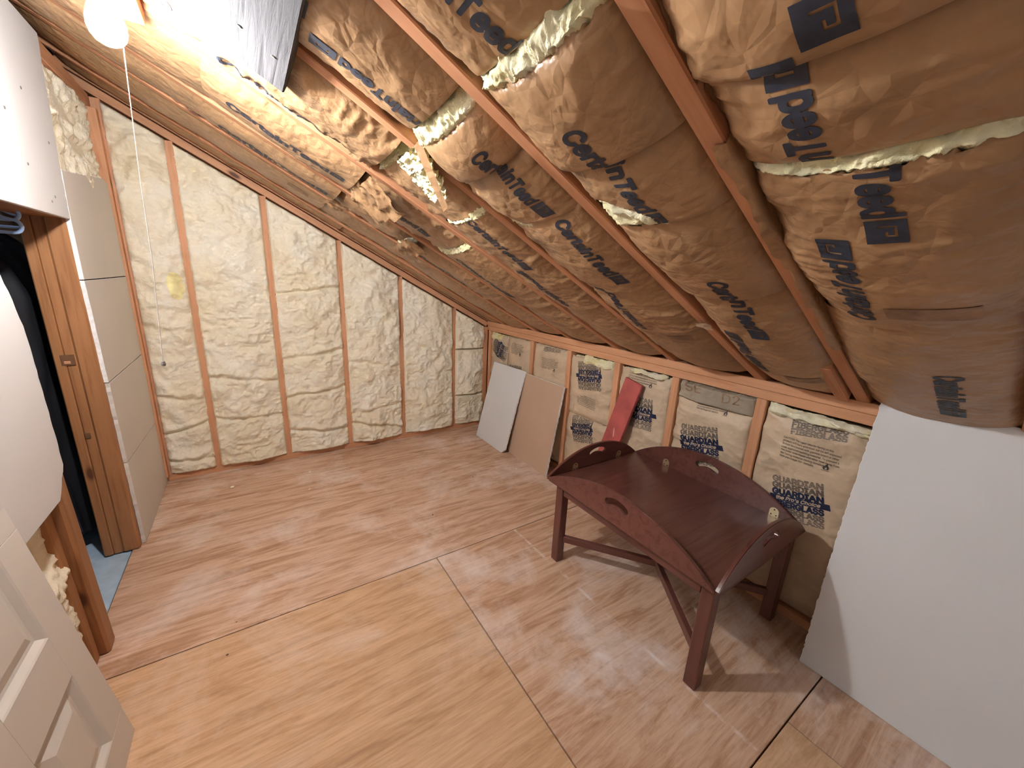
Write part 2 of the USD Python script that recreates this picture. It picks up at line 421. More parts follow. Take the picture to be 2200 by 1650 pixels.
# ------------------------------------------------------------------ knee wall (right)
wall_right = setting('wall_right', 'open-stud knee wall under the rafters')
part(wall_right, 'sheathing', bx(XK + 0.10, XK + 0.12, YB, YG + 0.1, -0.02, ZK), SHEATH)
beam(wall_right, 'bottom_plate', (XK + 0.0445, YB, 0.019), (XK + 0.0445, YG, 0.019), 0.089, 0.038, FIR)
beam(wall_right, 'top_plate', (XK + 0.0445, YB, ZK - 0.019), (XK + 0.0445, YG, ZK - 0.019), 0.089, 0.0375, FIR)
beam(wall_right, 'top_plate', (XK + 0.047, YB, ZK - 0.0575), (XK + 0.047, YG, ZK - 0.0575), 0.089, 0.0375, FIR)
KY = [2.865, 2.255, 1.85, 1.447, 1.078, 0.687, 0.28, -0.13, -0.54, -0.95]
for y in KY:
    beam(wall_right, 'stud', (XK + 0.0445, y, 0.038), (XK + 0.0445, y, ZK - 0.0765), 0.038, 0.089, FIR, upv=(1, 0, 0))

# ------------------------------------------------------------------ roof: rafters and boarding
ceiling = setting('ceiling', 'sloped roof underside of rafters and boards')
RAFT = [(-2.05, -2.05), (-1.64, -1.64), (-1.23, -1.23), (-0.82, -0.82), (-0.375, -0.375), (0.032, 0.032), (0.385, 0.405), (0.715, 0.763), (1.115, 1.125), (1.475, 1.525), (1.87, 1.95), (2.24, 2.27), (2.66, 2.68), (2.930, 2.930)]   # y at s = 0.1 and s = 1.7
RD, RW = 0.140, 0.038


def ry(k, s):
    a, b = RAFT[k]
    return a + (b - a) * (s - 0.1) / 1.6


def roof_pt(s, v, d):
    s, v, d = np.broadcast_arrays(np.asarray(s, float), v, d)
    return np.stack([XK - s * CS - d * SN, v, ZK + s * SN - d * CS], -1)


SMAX = 2.62
nrm = (SN, 0, CS)
for k in range(len(RAFT)):
    beam(ceiling, 'rafter', roof_pt(-0.14, ry(k, -0.14), -RD / 2), roof_pt(SMAX, ry(k, SMAX), -RD / 2), RW, RD, FIR_ROOF, upv=nrm, c=0.003)
for k in range(15):
    s0 = -0.16 + k * 0.185
    beam(ceiling, 'roof_board', roof_pt(s0 + 0.0925, YB, -RD - 0.01), roof_pt(s0 + 0.0925, YG + 0.13, -RD - 0.01), 0.180, 0.018, SHEATH, upv=nrm)
beam(ceiling, 'scab_block', roof_pt(0.01, ry(6, 0.01) + 0.050, -0.022), roof_pt(0.30, ry(6, 0.3) + 0.042, -0.022), 0.034, 0.075, FIR_ROOF, upv=nrm)

# ------------------------------------------------------------------ left wall
wall_left = setting('wall_left', 'half-finished wall with a low doorway')
YD0, YD1, ZD = 1.64, 2.20, 1.418             # doorway
part(wall_left, 'sheathing', bx(XL - 0.125, XL - 0.105, YB, 1.46, 0, 2.2), SHEATH)
part(wall_left, 'sheathing', bx(XL - 0.125, XL - 0.105, YD1 + 0.04, YG + 0.1, 0, 2.2), SHEATH)
beam(wall_left, 'bottom_plate', (XL - 0.0445, YB, 0.019), (XL - 0.0445, 1.53, 0.019), 0.089, 0.038, JAMB)
beam(wall_left, 'bottom_plate', (XL - 0.0445, YD1 + 0.04, 0.019), (XL - 0.0445, YG, 0.019), 0.089, 0.038, FIR)
beam(wall_left, 'top_plate', (XL - 0.0445, YB, zroof(XL) - 0.09), (XL - 0.0445, YG, zroof(XL) - 0.09), 0.089, 0.06, FIR)
beam(wall_left, 'corner_stud', (XL - 0.02, YG - 0.019, 0.038), (XL - 0.02, YG - 0.019, zroof(XL) - 0.12), 0.089, 0.038, FIR, upv=(0, 1, 0))
# doorway lumber: jack studs and the liner boards behind them
beam(wall_left, 'jack_stud', (XL - 0.029, YD1 + 0.021, 0.0), (XL - 0.029, YD1 + 0.021, ZD + 0.1), 0.058, 0.042, JAMB, upv=(0, 1, 0), c=0.007)
beam(wall_left, 'jamb_board', (XL - 0.0735, YD1 + 0.025, 0.0), (XL - 0.0735, YD1 + 0.025, ZD + 0.1), 0.031, 0.040, JAMB, upv=(0, 1, 0), c=0.004)
beam(wall_left, 'jamb_board', (XL - 0.104, YD1 + 0.021, 0.0), (XL - 0.104, YD1 + 0.021, ZD + 0.1), 0.030, 0.040, JAMB, upv=(0, 1, 0), c=0.004)
beam(wall_left, 'jack_stud', (XL - 0.020, YD0 - 0.029, 0.0), (XL - 0.020, YD0 - 0.150, ZD + 0.1), 0.089, 0.066, JAMB, upv=(0, 1, 0), c=0.008)
beam(wall_left, 'king_stud', (XL - 0.0445, YD0 - 0.084, 0.0), (XL - 0.0445, YD0 - 0.240, zroof(XL) - 0.12), 0.089, 0.040, JAMB, upv=(0, 1, 0), c=0.004)
beam(wall_left, 'header', (XL - 0.061, YD0 - 0.16, ZD + 0.07), (XL - 0.061, YD1 + 0.045, ZD + 0.07), 0.120, 0.140, JAMB)
part(wall_left, 'strike_notch', bx(XL - 0.100, XL - 0.062, YD1 - 0.0005, YD1 + 0.012, 0.870, 0.912, 0.001), SHEATH)
part(wall_left, 'latch_plate', bx(XL - 0.092, XL - 0.074, YD1 - 0.003, YD1 + 0.002, 0.876, 0.888, 0.001), FIR)
part(wall_left, 'strike_notch', bx(XL - 0.086, XL - 0.070, YD1 - 0.0005, YD1 + 0.012, 0.562, 0.585, 0.001), SHEATH)


def ragged(pts, edges, amp, step, seed):
    """A closed outline with the numbered edges torn: jagged by up to amp."""
    r = np.random.default_rng(seed)
    out = []
    for k in range(len(pts)):
        a, b = np.array(pts[k], float), np.array(pts[(k + 1) % len(pts)], float)
        out.append(a)
        if k in edges:
            d = b - a
            L = np.linalg.norm(d)
            n = max(2, int(L / step))
            nv = np.array([-d[1], d[0]]) / L
            for i in range(1, n):
                out.append(a + d * (i / n) + nv * r.uniform(-amp, amp))
    return Polygon(out)


def sheet(parent, name, poly, xf, m_face, thick=0.0127, m_core=GYPSUM_CORE, label=None):
    """A drywall sheet: the body with its chalky core as edge and, a hair in front, the paper face. Local z is the outward normal."""
    body = part(parent, name, extrude(poly, thick).apply_transform(np.asarray(xf)), m_core, label=label)
    face = extrude(poly.buffer(-0.0012), 0.0008)
    face.apply_translation([0, 0, thick])
    part(body, 'paper_face', face.apply_transform(np.asarray(xf)), m_face)
    return body


# local (a, b) -> world for sheets on the left wall: a = y, b = z, normal +x
def LW(x):
    return np.array([[0, 0, 1, x], [1, 0, 0, 0], [0, 1, 0, 0], [0, 0, 0, 1.0]])


ztop = zroof(XL) - 0.06
sheet(wall_left, 'drywall_panel', ragged([(1.446, ZD), (2.207, ZD), (2.225, 1.60), (2.30, ztop), (1.446, ztop)], (1, 2), 0.004, 0.02, 1), LW(XL), GYPSUM)
sheet(wall_left, 'drywall_panel', ragged([(YB, 0.625), (1.483, 0.622), (1.556, 0.70), (1.552, 0.98), (1.544, 1.10), (1.516, 1.19), (1.44, 1.36), (1.44, ztop), (YB, ztop)], (1, 2, 3, 4, 5), 0.003, 0.02, 2), LW(XL + 0.026), GYPSUM)
sheet(wall_left, 'drywall_panel', sbox(YB, 0.0, 1.14, 0.615), LW(XL), GYPSUM)
for a, pl in enumerate(([(2.241, 0.003), (2.893, 0.003), (2.893, 0.385), (2.235, 0.415)], [(2.235, 0.418), (2.893, 0.388), (2.893, 0.785), (2.226, 0.782)],
                        [(2.222, 0.787), (2.893, 0.790), (2.893, 1.200), (2.208, 1.196)], [(2.208, 1.200), (2.893, 1.205), (2.893, 1.640), (2.80, 1.655), (2.26, 1.59), (2.232, 1.590), (2.212, 1.45)])):
    sheet(wall_left, 'drywall_panel', ragged(pl, (3,), 0.0025, 0.018, 30 + a), LW(XL), GYPSUM_GRAY, m_core=GYPSUM_CORE if a > 1 else GYPSUM_GRAY)
# screws in the header panel
for (y, z) in ((1.93, 1.55), (2.10, 1.48), (2.02, 1.78), (1.86, 1.68), (2.16, 1.66), (2.06, 1.46)):
    part(wall_left, 'screw_head', trimesh.creation.cylinder(radius=0.004, height=0.002, sections=12).apply_transform(trimesh.transformations.rotation_matrix(math.pi / 2, [0, 1, 0])).apply_translation([XL + 0.0142, y, z]), METAL)


# ------------------------------------------------------------------ loose-fill style sheets: bare fiberglass batts between studs
def wool_sheet(a0, a1, b0f, b1f, to_world, bulge, seed, creases=(), step=0.006, edge=0.016):
    """A bare batt between two studs: a soft lumpy face with rounded-off edges. a across, b up; to_world(a, b, depth out of the wall)."""
    na, zz = int((a1 - a0) / step) + 2, None
    A_ = np.linspace(a0, a1, na)
    bl, bh = np.array([b0f(x) for x in A_]), np.array([b1f(x) for x in A_])
    nb = int((bh.max() - bl.min()) / step) + 2
    tb = np.linspace(0, 1, nb)
    A2 = np.repeat(A_[:, None], nb, 1)
    B2 = bl[:, None] + (bh - bl)[:, None] * tb[None]
    ta = (A2 - a0) / (a1 - a0)
    ea = np.clip(np.minimum(A2 - a0, a1 - A2) / edge, 0, 1)
    eb = np.clip(np.minimum(B2 - bl[:, None], bh[:, None] - B2) / edge, 0, 1)
    prof = np.sqrt(1 - (1 - ea) ** 2) * np.sqrt(1 - (1 - eb) ** 2)
    P = np.stack([A2, B2, np.zeros_like(A2)], -1)
    d = 0.0015 + (bulge * (0.4 + 0.6 * np.sin(math.pi * ta))) * prof
    wq = P + 0.03 * np.stack([fbm(P * 12, 2, seed + 31), fbm(P * 12, 2, seed + 32), 0 * A2], -1)
    d += prof * 0.040 * fbm(P * 5.5, 3, seed) + (0.25 + 0.75 * prof) * 0.055 * fbm(wq * 15, 4, seed + 5) * (0.5 + 0.5 * prof) + 0.018 * (ridged(wq * np.array([22, 30, 1]) + 3, 3, seed + 9) - 0.5) * (0.3 + 0.9 * meshkit.noise(P * 3.0, seed + 2))
    for (za, zb, dep, wid) in creases:
        zc = za + (zb - za) * ta + 0.035 * fbm(np.stack([A2 * 6, A2 * 0 + za * 9, A2 * 0], -1), 3, seed + 3)
        q = (B2 - zc) / wid
        d -= (dep * 1.25 * np.exp(-q * q) - 0.5 * dep * np.exp(-((q - 1.8) / 1.4) ** 2)) * prof
    d = np.maximum(d, 0.0006 + 0.001 * prof)
    front = to_world(A2, B2, d).reshape(-1, 3)
    f1 = grid_faces(na, nb)
    # back and rim so that the batt is a closed body
    ring = np.r_[np.arange(na) * nb, (na - 1) * nb + np.arange(1, nb), np.arange(na - 2, -1, -1) * nb + nb - 1, np.arange(nb - 2, 0, -1)]
    back = to_world(A2.reshape(-1)[ring], B2.reshape(-1)[ring], np.full(len(ring), -0.085))
    n0 = len(front)
    k = np.arange(len(ring))
    k2 = (k + 1) % len(ring)
    f2 = np.vstack([np.stack([ring[k], n0 + k, n0 + k2], 1), np.stack([ring[k], n0 + k2, ring[k2]], 1)])
    return trimesh.Trimesh(np.vstack([front, back]), np.vstack([f1, f2]), process=False)


def GWm(a, b, d):
    return np.stack([a, YG + 0.004 - d, b], -1)


GORD = ['first', 'second', 'third', 'fourth', 'fifth']
gb = [(GX[i] + 0.0135, (GX[i + 1] if i < 5 else XK - 0.019) - 0.0135) for i in range(6)]
crs = {0: [(0.30, 0.34, 0.02, 0.012), (0.52, 0.50, 0.012, 0.014), (0.13, 0.10, 0.02, 0.014), (0.93, 0.90, 0.008, 0.02)],
       1: [(0.36, 0.33, 0.018, 0.013), (0.62, 0.57, 0.012, 0.014), (0.79, 0.82, 0.007, 0.02)],
       2: [(0.22, 0.17, 0.022, 0.014), (0.44, 0.50, 0.02, 0.012), (0.70, 0.76, 0.014, 0.016), (1.13, 1.17, 0.018, 0.012)],
       3: [(0.20, 0.10, 0.024, 0.013), (0.27, 0.32, 0.014, 0.014), (0.66, 0.60, 0.01, 0.016)],
       4: [(0.28, 0.22, 0.006, 0.016)], 5: []}
STAIN = plain('resin_stain', (0.90, 0.76, 0.40), 0.95, var=0.2, scale=18, spec=0.1)
for i, (a0, a1) in enumerate(gb):
    if i < 5:
        b = thing('fiberglass_batt', f'bare cream fiberglass batt on the gable wall, {GORD[i]} bay from the left', 'insulation', 'bare batts on the gable wall')
        wm = wool_sheet(a0, a1, lambda x: 0.040, lambda x: zroof(x) - 0.062, GWm, 0.046, 40 + i, crs[i])
        part(b, 'fiberglass', wm, WOOL, smooth=True)
        if i == 0:
            c = wm.triangles_center
            q = ((c[:, 0] + 0.325) / 0.034) ** 2 + ((c[:, 2] - 1.165) / 0.075) ** 2 + 1.6 * fbm(c * 22, 3, 77)
            sv_, sf_ = wm.vertices.copy(), wm.faces[(q < 1) & (c[:, 1] < YG + 0.01)]
            sv_[:, 1] -= 0.0012
            part(b, 'yellow_stain', clean(sv_, sf_), STAIN, smooth=True)
    else:
        for (lo, hi, lab) in ((0.040, 0.30, 'lowest of the three short fiberglass pieces in the gable corner bay'), (0.306, 0.70, 'middle fiberglass piece of the gable corner bay, beside the knee wall'), (0.705, 9, 'small wedge of fiberglass at the top of the gable corner bay')):
            b = thing('fiberglass_batt', lab, 'insulation', 'bare batts on the gable wall')
            part(b, 'fiberglass', wool_sheet(a0, a1, lambda x: lo, lambda x: min(hi, zroof(x) - 0.062), GWm, 0.046, 50 + int(lo * 10), []), WOOL, smooth=True)


def LWm(a, b, d):
    return np.stack([XL - 0.004 + d, a, b], -1)


b = thing('fiberglass_batt', 'bare fiberglass on the left wall above the gray drywall strip', 'insulation')
part(b, 'fiberglass', wool_sheet(2.245, 2.868, lambda y: 1.50, lambda y: zroof(XL) - 0.125, lambda a, b_, d: LWm(a, b_, d - 0.012), 0.012, 71, [(1.72, 1.76, 0.01, 0.02)]), WOOL, smooth=True)
b = thing('fiberglass_batt', 'bare fiberglass low in the left wall behind the leaning door', 'insulation')
part(b, 'fiberglass', wool_sheet(1.145, 1.525, lambda y: 0.04, lambda y: 0.72, lambda a, b_, d: LWm(a, b_, d - 0.015), 0.02, 72, [(0.30, 0.36, 0.02, 0.016)]), WOOL, smooth=True)

# ------------------------------------------------------------------ roof batts: kraft-faced insulation stuffed between the rafters
BULGE = {5: 0.72, 6: 0.78, 7: 0.70, 8: 0.55, 9: 0.66, 10: 0.5, 11: 0.45, 12: 0.3}
BSUB = {5: 0.0, 6: 0.0, 7: 0.0, 8: 0.004, 9: 0.006, 10: 0.008, 11: 0.008}


class Batt:
    """One kraft-faced batt in a rafter bay: bay k lies between rafters k (nearer the camera) and k + 1, from s0 to s1 up the slope."""

    def __init__(self, k, s0, s1, seed, bulge=0.035, edge=0.045, low=0.85, high=0.75, fine=0.0055, holes=(), wr=1.0, jag=(0.0, 0.0), tilt=0.0, sagc=0.5):
        self.k, self.s0, self.s1 = k, s0, s1
        bulge = bulge * BULGE.get(k, 0.30) - BSUB.get(k, 0.004)
        wr = wr * 0.95
        ns, nt = int((s1 - s0) / fine) + 2, int(0.36 / fine) + 2
        self.S, self.Tt = np.linspace(s0, s1, ns), np.linspace(0, 1, nt)
        S2, T2 = np.meshgrid(self.S, self.Tt, indexing='ij')
        V2 = self.v_of(S2, T2)
        es = np.ones_like(S2)
        es -= (1 - low) * np.exp(-((S2 - s0) / 0.05))
        es -= (1 - high) * np.exp(-((s1 - S2) / 0.06))
        uu = np.clip((S2 - s0) / (s1 - s0), 0, 1)
        es = es * (0.62 + 0.48 * np.power(np.clip(4 * uu * (1 - uu), 0, 1), 0.5))
        P = np.stack([S2, V2, np.zeros_like(S2)], -1)
        tw = np.clip(T2 + 0.10 * fbm(P * 3.1, 2, seed), 0, 1)
        q = np.where(tw < sagc, tw / sagc / 2, 0.5 + (tw - sagc) / (1 - sagc) / 2)
        prof = np.power(np.clip(4 * q * (1 - q), 0, 1), 0.42)
        lump = 1 + 0.55 * fbm(P * np.array([3.6, 5.0, 1]), 3, seed + 1)
        d = -edge + (edge + bulge * lump * es) * prof + tilt * (T2 - 0.5) * prof
        ew = np.abs(2 * T2 - 1)
        wk = (0.25 + 0.9 * ew ** 1.5) * wr * (0.35 + 1.1 * meshkit.noise(P * 4.3, seed + 8))
        wp = P + 0.03 * np.stack([fbm(P * 6, 2, seed + 21), fbm(P * 6, 2, seed + 22), 0 * S2], -1)
        d += 0.012 * wk * (ridged(wp * np.array([15.0, 7.0, 1]), 2, seed + 3) - 0.35)
        d += 0.0065 * wk * (0.25 + ew) * (ridged(wp * np.array([48.0, 15.0, 1]) + 7, 2, seed + 4) - 0.4)
        d += 0.010 * fbm(P * 11, 3, seed + 6) * prof
        if high < 0.92:
            d -= 0.026 * (1.25 - high) * np.exp(-((s1 - S2) / 0.035)) * prof
        d += 0.008 * np.exp(-((S2 - s0) / 0.014)) * prof * (low > 0.85)
        self.D = d
        # flanges: the paper turns down along the rafter sides
        fl = []
        for side, t in ((0, 0.0), (-1, 1.0)):
            h = 0.006 + 0.024 * meshkit.noise(np.stack([self.S * 9, self.S * 0 + seed + side, self.S * 0], -1), seed + 30)
            h += 0.010 * (meshkit.noise(np.stack([self.S * 40, self.S * 0 + side, self.S * 0], -1), seed + 31) - 0.5)
            v = V2[:, side] + (0.0015 if side == 0 else -0.0015)
            fl.append((v, np.minimum(d[:, side] + np.clip(h, 0.002, 0.05), -0.004)))
        Vx = np.concatenate([fl[0][0][:, None], V2, fl[1][0][:, None]], 1)
        Dx = np.concatenate([fl[0][1][:, None], d, fl[1][1][:, None]], 1)
        Sx = np.concatenate([S2[:, :1], S2, S2[:, :1]], 1)
        r = np.random.default_rng(seed)
        for row, j in ((0, jag[0]), (-1, jag[1])):
            if j:
                cols = np.arange(Sx.shape[1])
                dj = j * (r.uniform(-1, 1, Sx.shape[1]) * 0.45 + 1.2 * (meshkit.noise(np.stack([cols * 0.23, cols * 0, cols * 0], -1), seed + 12) - 0.5))
                Sx[row] += dj
        pts = roof_pt(Sx, Vx, Dx)
        keep = np.ones((pts.shape[0] - 1, pts.shape[1] - 1), bool)
        cs, cv = (Sx[:-1, :-1] + Sx[1:, 1:]) / 2, (Vx[:-1, :-1] + Vx[1:, 1:]) / 2
        for hp in holes:
            g = prep(Polygon(hp))
            x0, y0, x1, y1 = Polygon(hp).bounds
            for i, j in zip(*np.nonzero((cs > x0) & (cs < x1) & (cv > y0) & (cv < y1))):
                if g.contains(Point(cs[i, j], cv[i, j])):
                    keep[i, j] = False
        self.paper = clean(pts.reshape(-1, 3), grid_faces(pts.shape[0], pts.shape[1], keep, flip=True))
        self.seed, self.holes = seed, holes

    def v_of(self, s, t):
        a, b = ry(self.k, s) + RW / 2, ry(self.k + 1, s) - RW / 2
        return a + (b - a) * t

    def depth(self, s, v):
        a, b = ry(self.k, s) + RW / 2, ry(self.k + 1, s) - RW / 2
        fi = np.clip((s - self.s0) / (self.s1 - self.s0), 0, 1) * (len(self.S) - 1)
        fj = np.clip((v - a) / (b - a), 0, 1) * (len(self.Tt) - 1)
        i, j = np.minimum(fi.astype(int), len(self.S) - 2), np.minimum(fj.astype(int), len(self.Tt) - 2)
        u, w = fi - i, fj - j
        D = self.D
        return D[i, j] * (1 - u) * (1 - w) + D[i + 1, j] * u * (1 - w) + D[i, j + 1] * (1 - u) * w + D[i + 1, j + 1] * u * w

    def end_wool(self, top, out, lift, t0=0.0, t1=1.0, seed=0, deep=0.09):
        """The soft end of the batt showing beyond the paper's edge. out: how far past the edge, lift: how proud of the paper."""
        n, m = 170, 22
        tt = np.linspace(t0, t1, n)
        s_e = self.s1 if top else self.s0
        sg = 1.0 if top else -1.0
        v = self.v_of(s_e, tt)
        dd = self.depth(np.full(n, s_e - sg * 0.004), v)
        ends = np.clip(np.minimum(tt - t0, t1 - tt) / 0.06, 0, 1) ** 0.6
        key = np.linspace(0, 1, 8)
        ds = np.interp(np.linspace(0, 1, m), key, [-0.020, -0.006, 0.004, out * 0.30, out * 0.60, out * 0.85, out, out * 1.05])
        dz = np.interp(np.linspace(0, 1, m), key, [-0.012, -0.004, lift * 0.5, -0.003, -0.010, -0.020, -0.036, -deep])
        Q, V2 = np.meshgrid(np.arange(m) / (m - 1.0), v, indexing='ij')
        P = np.stack([V2 * 34, (ds[:, None] + 0 * V2) * 34, (dz[:, None] + 0 * V2) * 34 + seed * 3.1], -1)
        j = fbm(P, 4, seed + 5)
        j2 = ridged(P * 2.3 + 5, 3, seed + 6) - 0.45
        k2 = fbm(np.stack([V2 * 10, Q * 0.6, np.full_like(Q, seed * 1.7)], -1), 2, seed + 9)
        g = np.clip(Q * 8, 0, 1)
        S2 = s_e + sg * (ds[:, None] * ends + (0.030 * j + 0.020 * k2) * ends * g)
        D2 = dd[None] + np.where(dz[:, None] > 0, dz[:, None] * ends, dz[:, None]) + (0.022 * j + 0.010 * j2) * ends * (0.15 + 0.85 * g)
        return clean(roof_pt(S2, V2, D2).reshape(-1, 3), grid_faces(m, n, flip=top))

    def wool_patch(self, poly, lift=-0.006, step=0.006, amp=0.02):
        """Fiberglass seen through a tear."""
        g = Polygon(poly).buffer(0.012)
        x0, y0, x1, y1 = g.bounds
        a, b_ = np.arange(x0, x1 + step, step), np.arange(y0, y1 + step, step)
        A2, B2 = np.meshgrid(a, b_, indexing='ij')
        P = np.stack([A2, B2, np.zeros_like(A2)], -1)
        d = self.depth(A2, B2) + lift + amp * fbm(P * 24, 4, self.seed + 61) + 0.01 * (ridged(P * 40, 2, self.seed + 62) - 0.5)
        pg = prep(g)
        rim = Polygon(poly)
        dist = np.array([[rim.exterior.distance(Point(x, y)) * (1 if rim.contains(Point(x, y)) else -1) for y in b_] for x in a])
        d += 0.008 * np.clip(dist / 0.02, -1, 1)
        c = np.array([[pg.contains(Point(x, y)) for y in b_[:-1] + step / 2] for x in a[:-1] + step / 2])
        pts = roof_pt(A2, B2, d)
        return clean(pts.reshape(-1, 3), grid_faces(len(a), len(b_), c, flip=True))

    def backing(self):
        """The body of the batt behind its paper, plain and coarse."""
        n, m = max(3, int((self.s1 - self.s0) / 0.06)), 8
        S2, T2 = np.meshgrid(np.linspace(self.s0 + 0.004, self.s1 - 0.004, n), np.linspace(0.01, 0.99, m), indexing='ij')
        V2 = self.v_of(S2, T2)
        d = self.depth(S2, V2) - 0.016
        f, bk = roof_pt(S2, V2, d).reshape(-1, 3), roof_pt(S2, V2, np.full_like(S2, -0.128)).reshape(-1, 3)
        ring = np.r_[np.arange(n) * m, (n - 1) * m + np.arange(1, m), np.arange(n - 2, -1, -1) * m + m - 1, np.arange(m - 2, 0, -1)]
        k = np.arange(len(ring))
        r1 = ring[(k + 1) % len(ring)]
        N = n * m
        F = np.vstack([grid_faces(n, m, flip=True), grid_faces(n, m) + N, np.stack([ring, r1, N + ring], 1), np.stack([r1, N + r1, N + ring], 1)])
        return trimesh.Trimesh(np.vstack([f, bk]), F, process=False)

    def prints(self, prim, name, g, mtl, size=0.0045, off=0.0016, label=None):
        """Flat print: lettering given in (s, v), laid onto the paper."""
        g = g.intersection(sbox(self.s0 + 0.002, -9, self.s1 - 0.002, 9))
        for hp in self.holes:
            g = g.difference(Polygon(hp))
        if g.is_empty:
            return
        t = tri2d(g, size)
        if t is None:
            return
        s, v = t[0][:, 0], t[0][:, 1]
        part(prim, name, trimesh.Trimesh(roof_pt(s, v, self.depth(s, v) + off), t[1], process=False), mtl, label=label)


def logo_block(w, h):
    """The dark block at the end of the lettering with its pale open bracket."""
    g = sbox(0, 0, w, h)
    t = 0.07 * h
    mark = LineString([(0.30 * w, 0.30 * h), (0.30 * w, 0.72 * h), (0.70 * w, 0.72 * h), (0.70 * w, 0.50 * h), (0.52 * w, 0.50 * h)]).buffer(t / 2, cap_style='flat', join_style='mitre')
    return g.difference(mark)


def brand_line(s_c, s_e, v, kind, hh=0.043, vshift=0.0):
    """The printed name line: kind 'P' reads down the slope (capital C at s_c, block at s_e < s_c), 'Q' reads up the slope. v: middle of the letters."""
    L = abs(s_e - s_c)
    bw = 0.050
    g = union_all([fit_text('CertainTeed', L - bw - 0.006, hh, bold=True), affinity.translate(logo_block(bw, hh * 1.12), L - bw, -0.06 * hh)])
    if kind == 'Q':       # (x, y) -> s = s_c + x, v = v - hh/2 + y
        return affinity.affine_transform(g, [1, 0, 0, 1, s_c, v - hh / 2])
    return affinity.affine_transform(g, [-1, 0, 0, -1, s_c, v + hh / 2])


def para(lines, w, lh):
    """A block of small print."""
    out = []
    for i, (t, f) in enumerate(lines):
        out.append(affinity.translate(fit_text(t, w * f, lh * 0.62), 0, -i * lh))
    return union_all(out)


CAUTION = [('CAUTION: The vapor retarder facing on this', 0.86), ('product will burn and must not be left exposed.', 1.0), ('It must be covered with gypsum board or other', 0.97),
           ('code approved building material. To prevent a', 0.98), ('fire, keep open flame and other heat away from', 1.0), ('the facing material during installation.', 0.84), ('See package for details.', 0.62)]

BAYN = {5: 'first rafter bay from right', 6: 'second rafter bay from right', 7: 'third rafter bay from right', 8: 'fourth rafter bay from right', 9: 'fifth rafter bay from right',
        10: 'sixth rafter bay from right', 11: 'seventh rafter bay from right', 12: 'last rafter bay against the gable wall'}
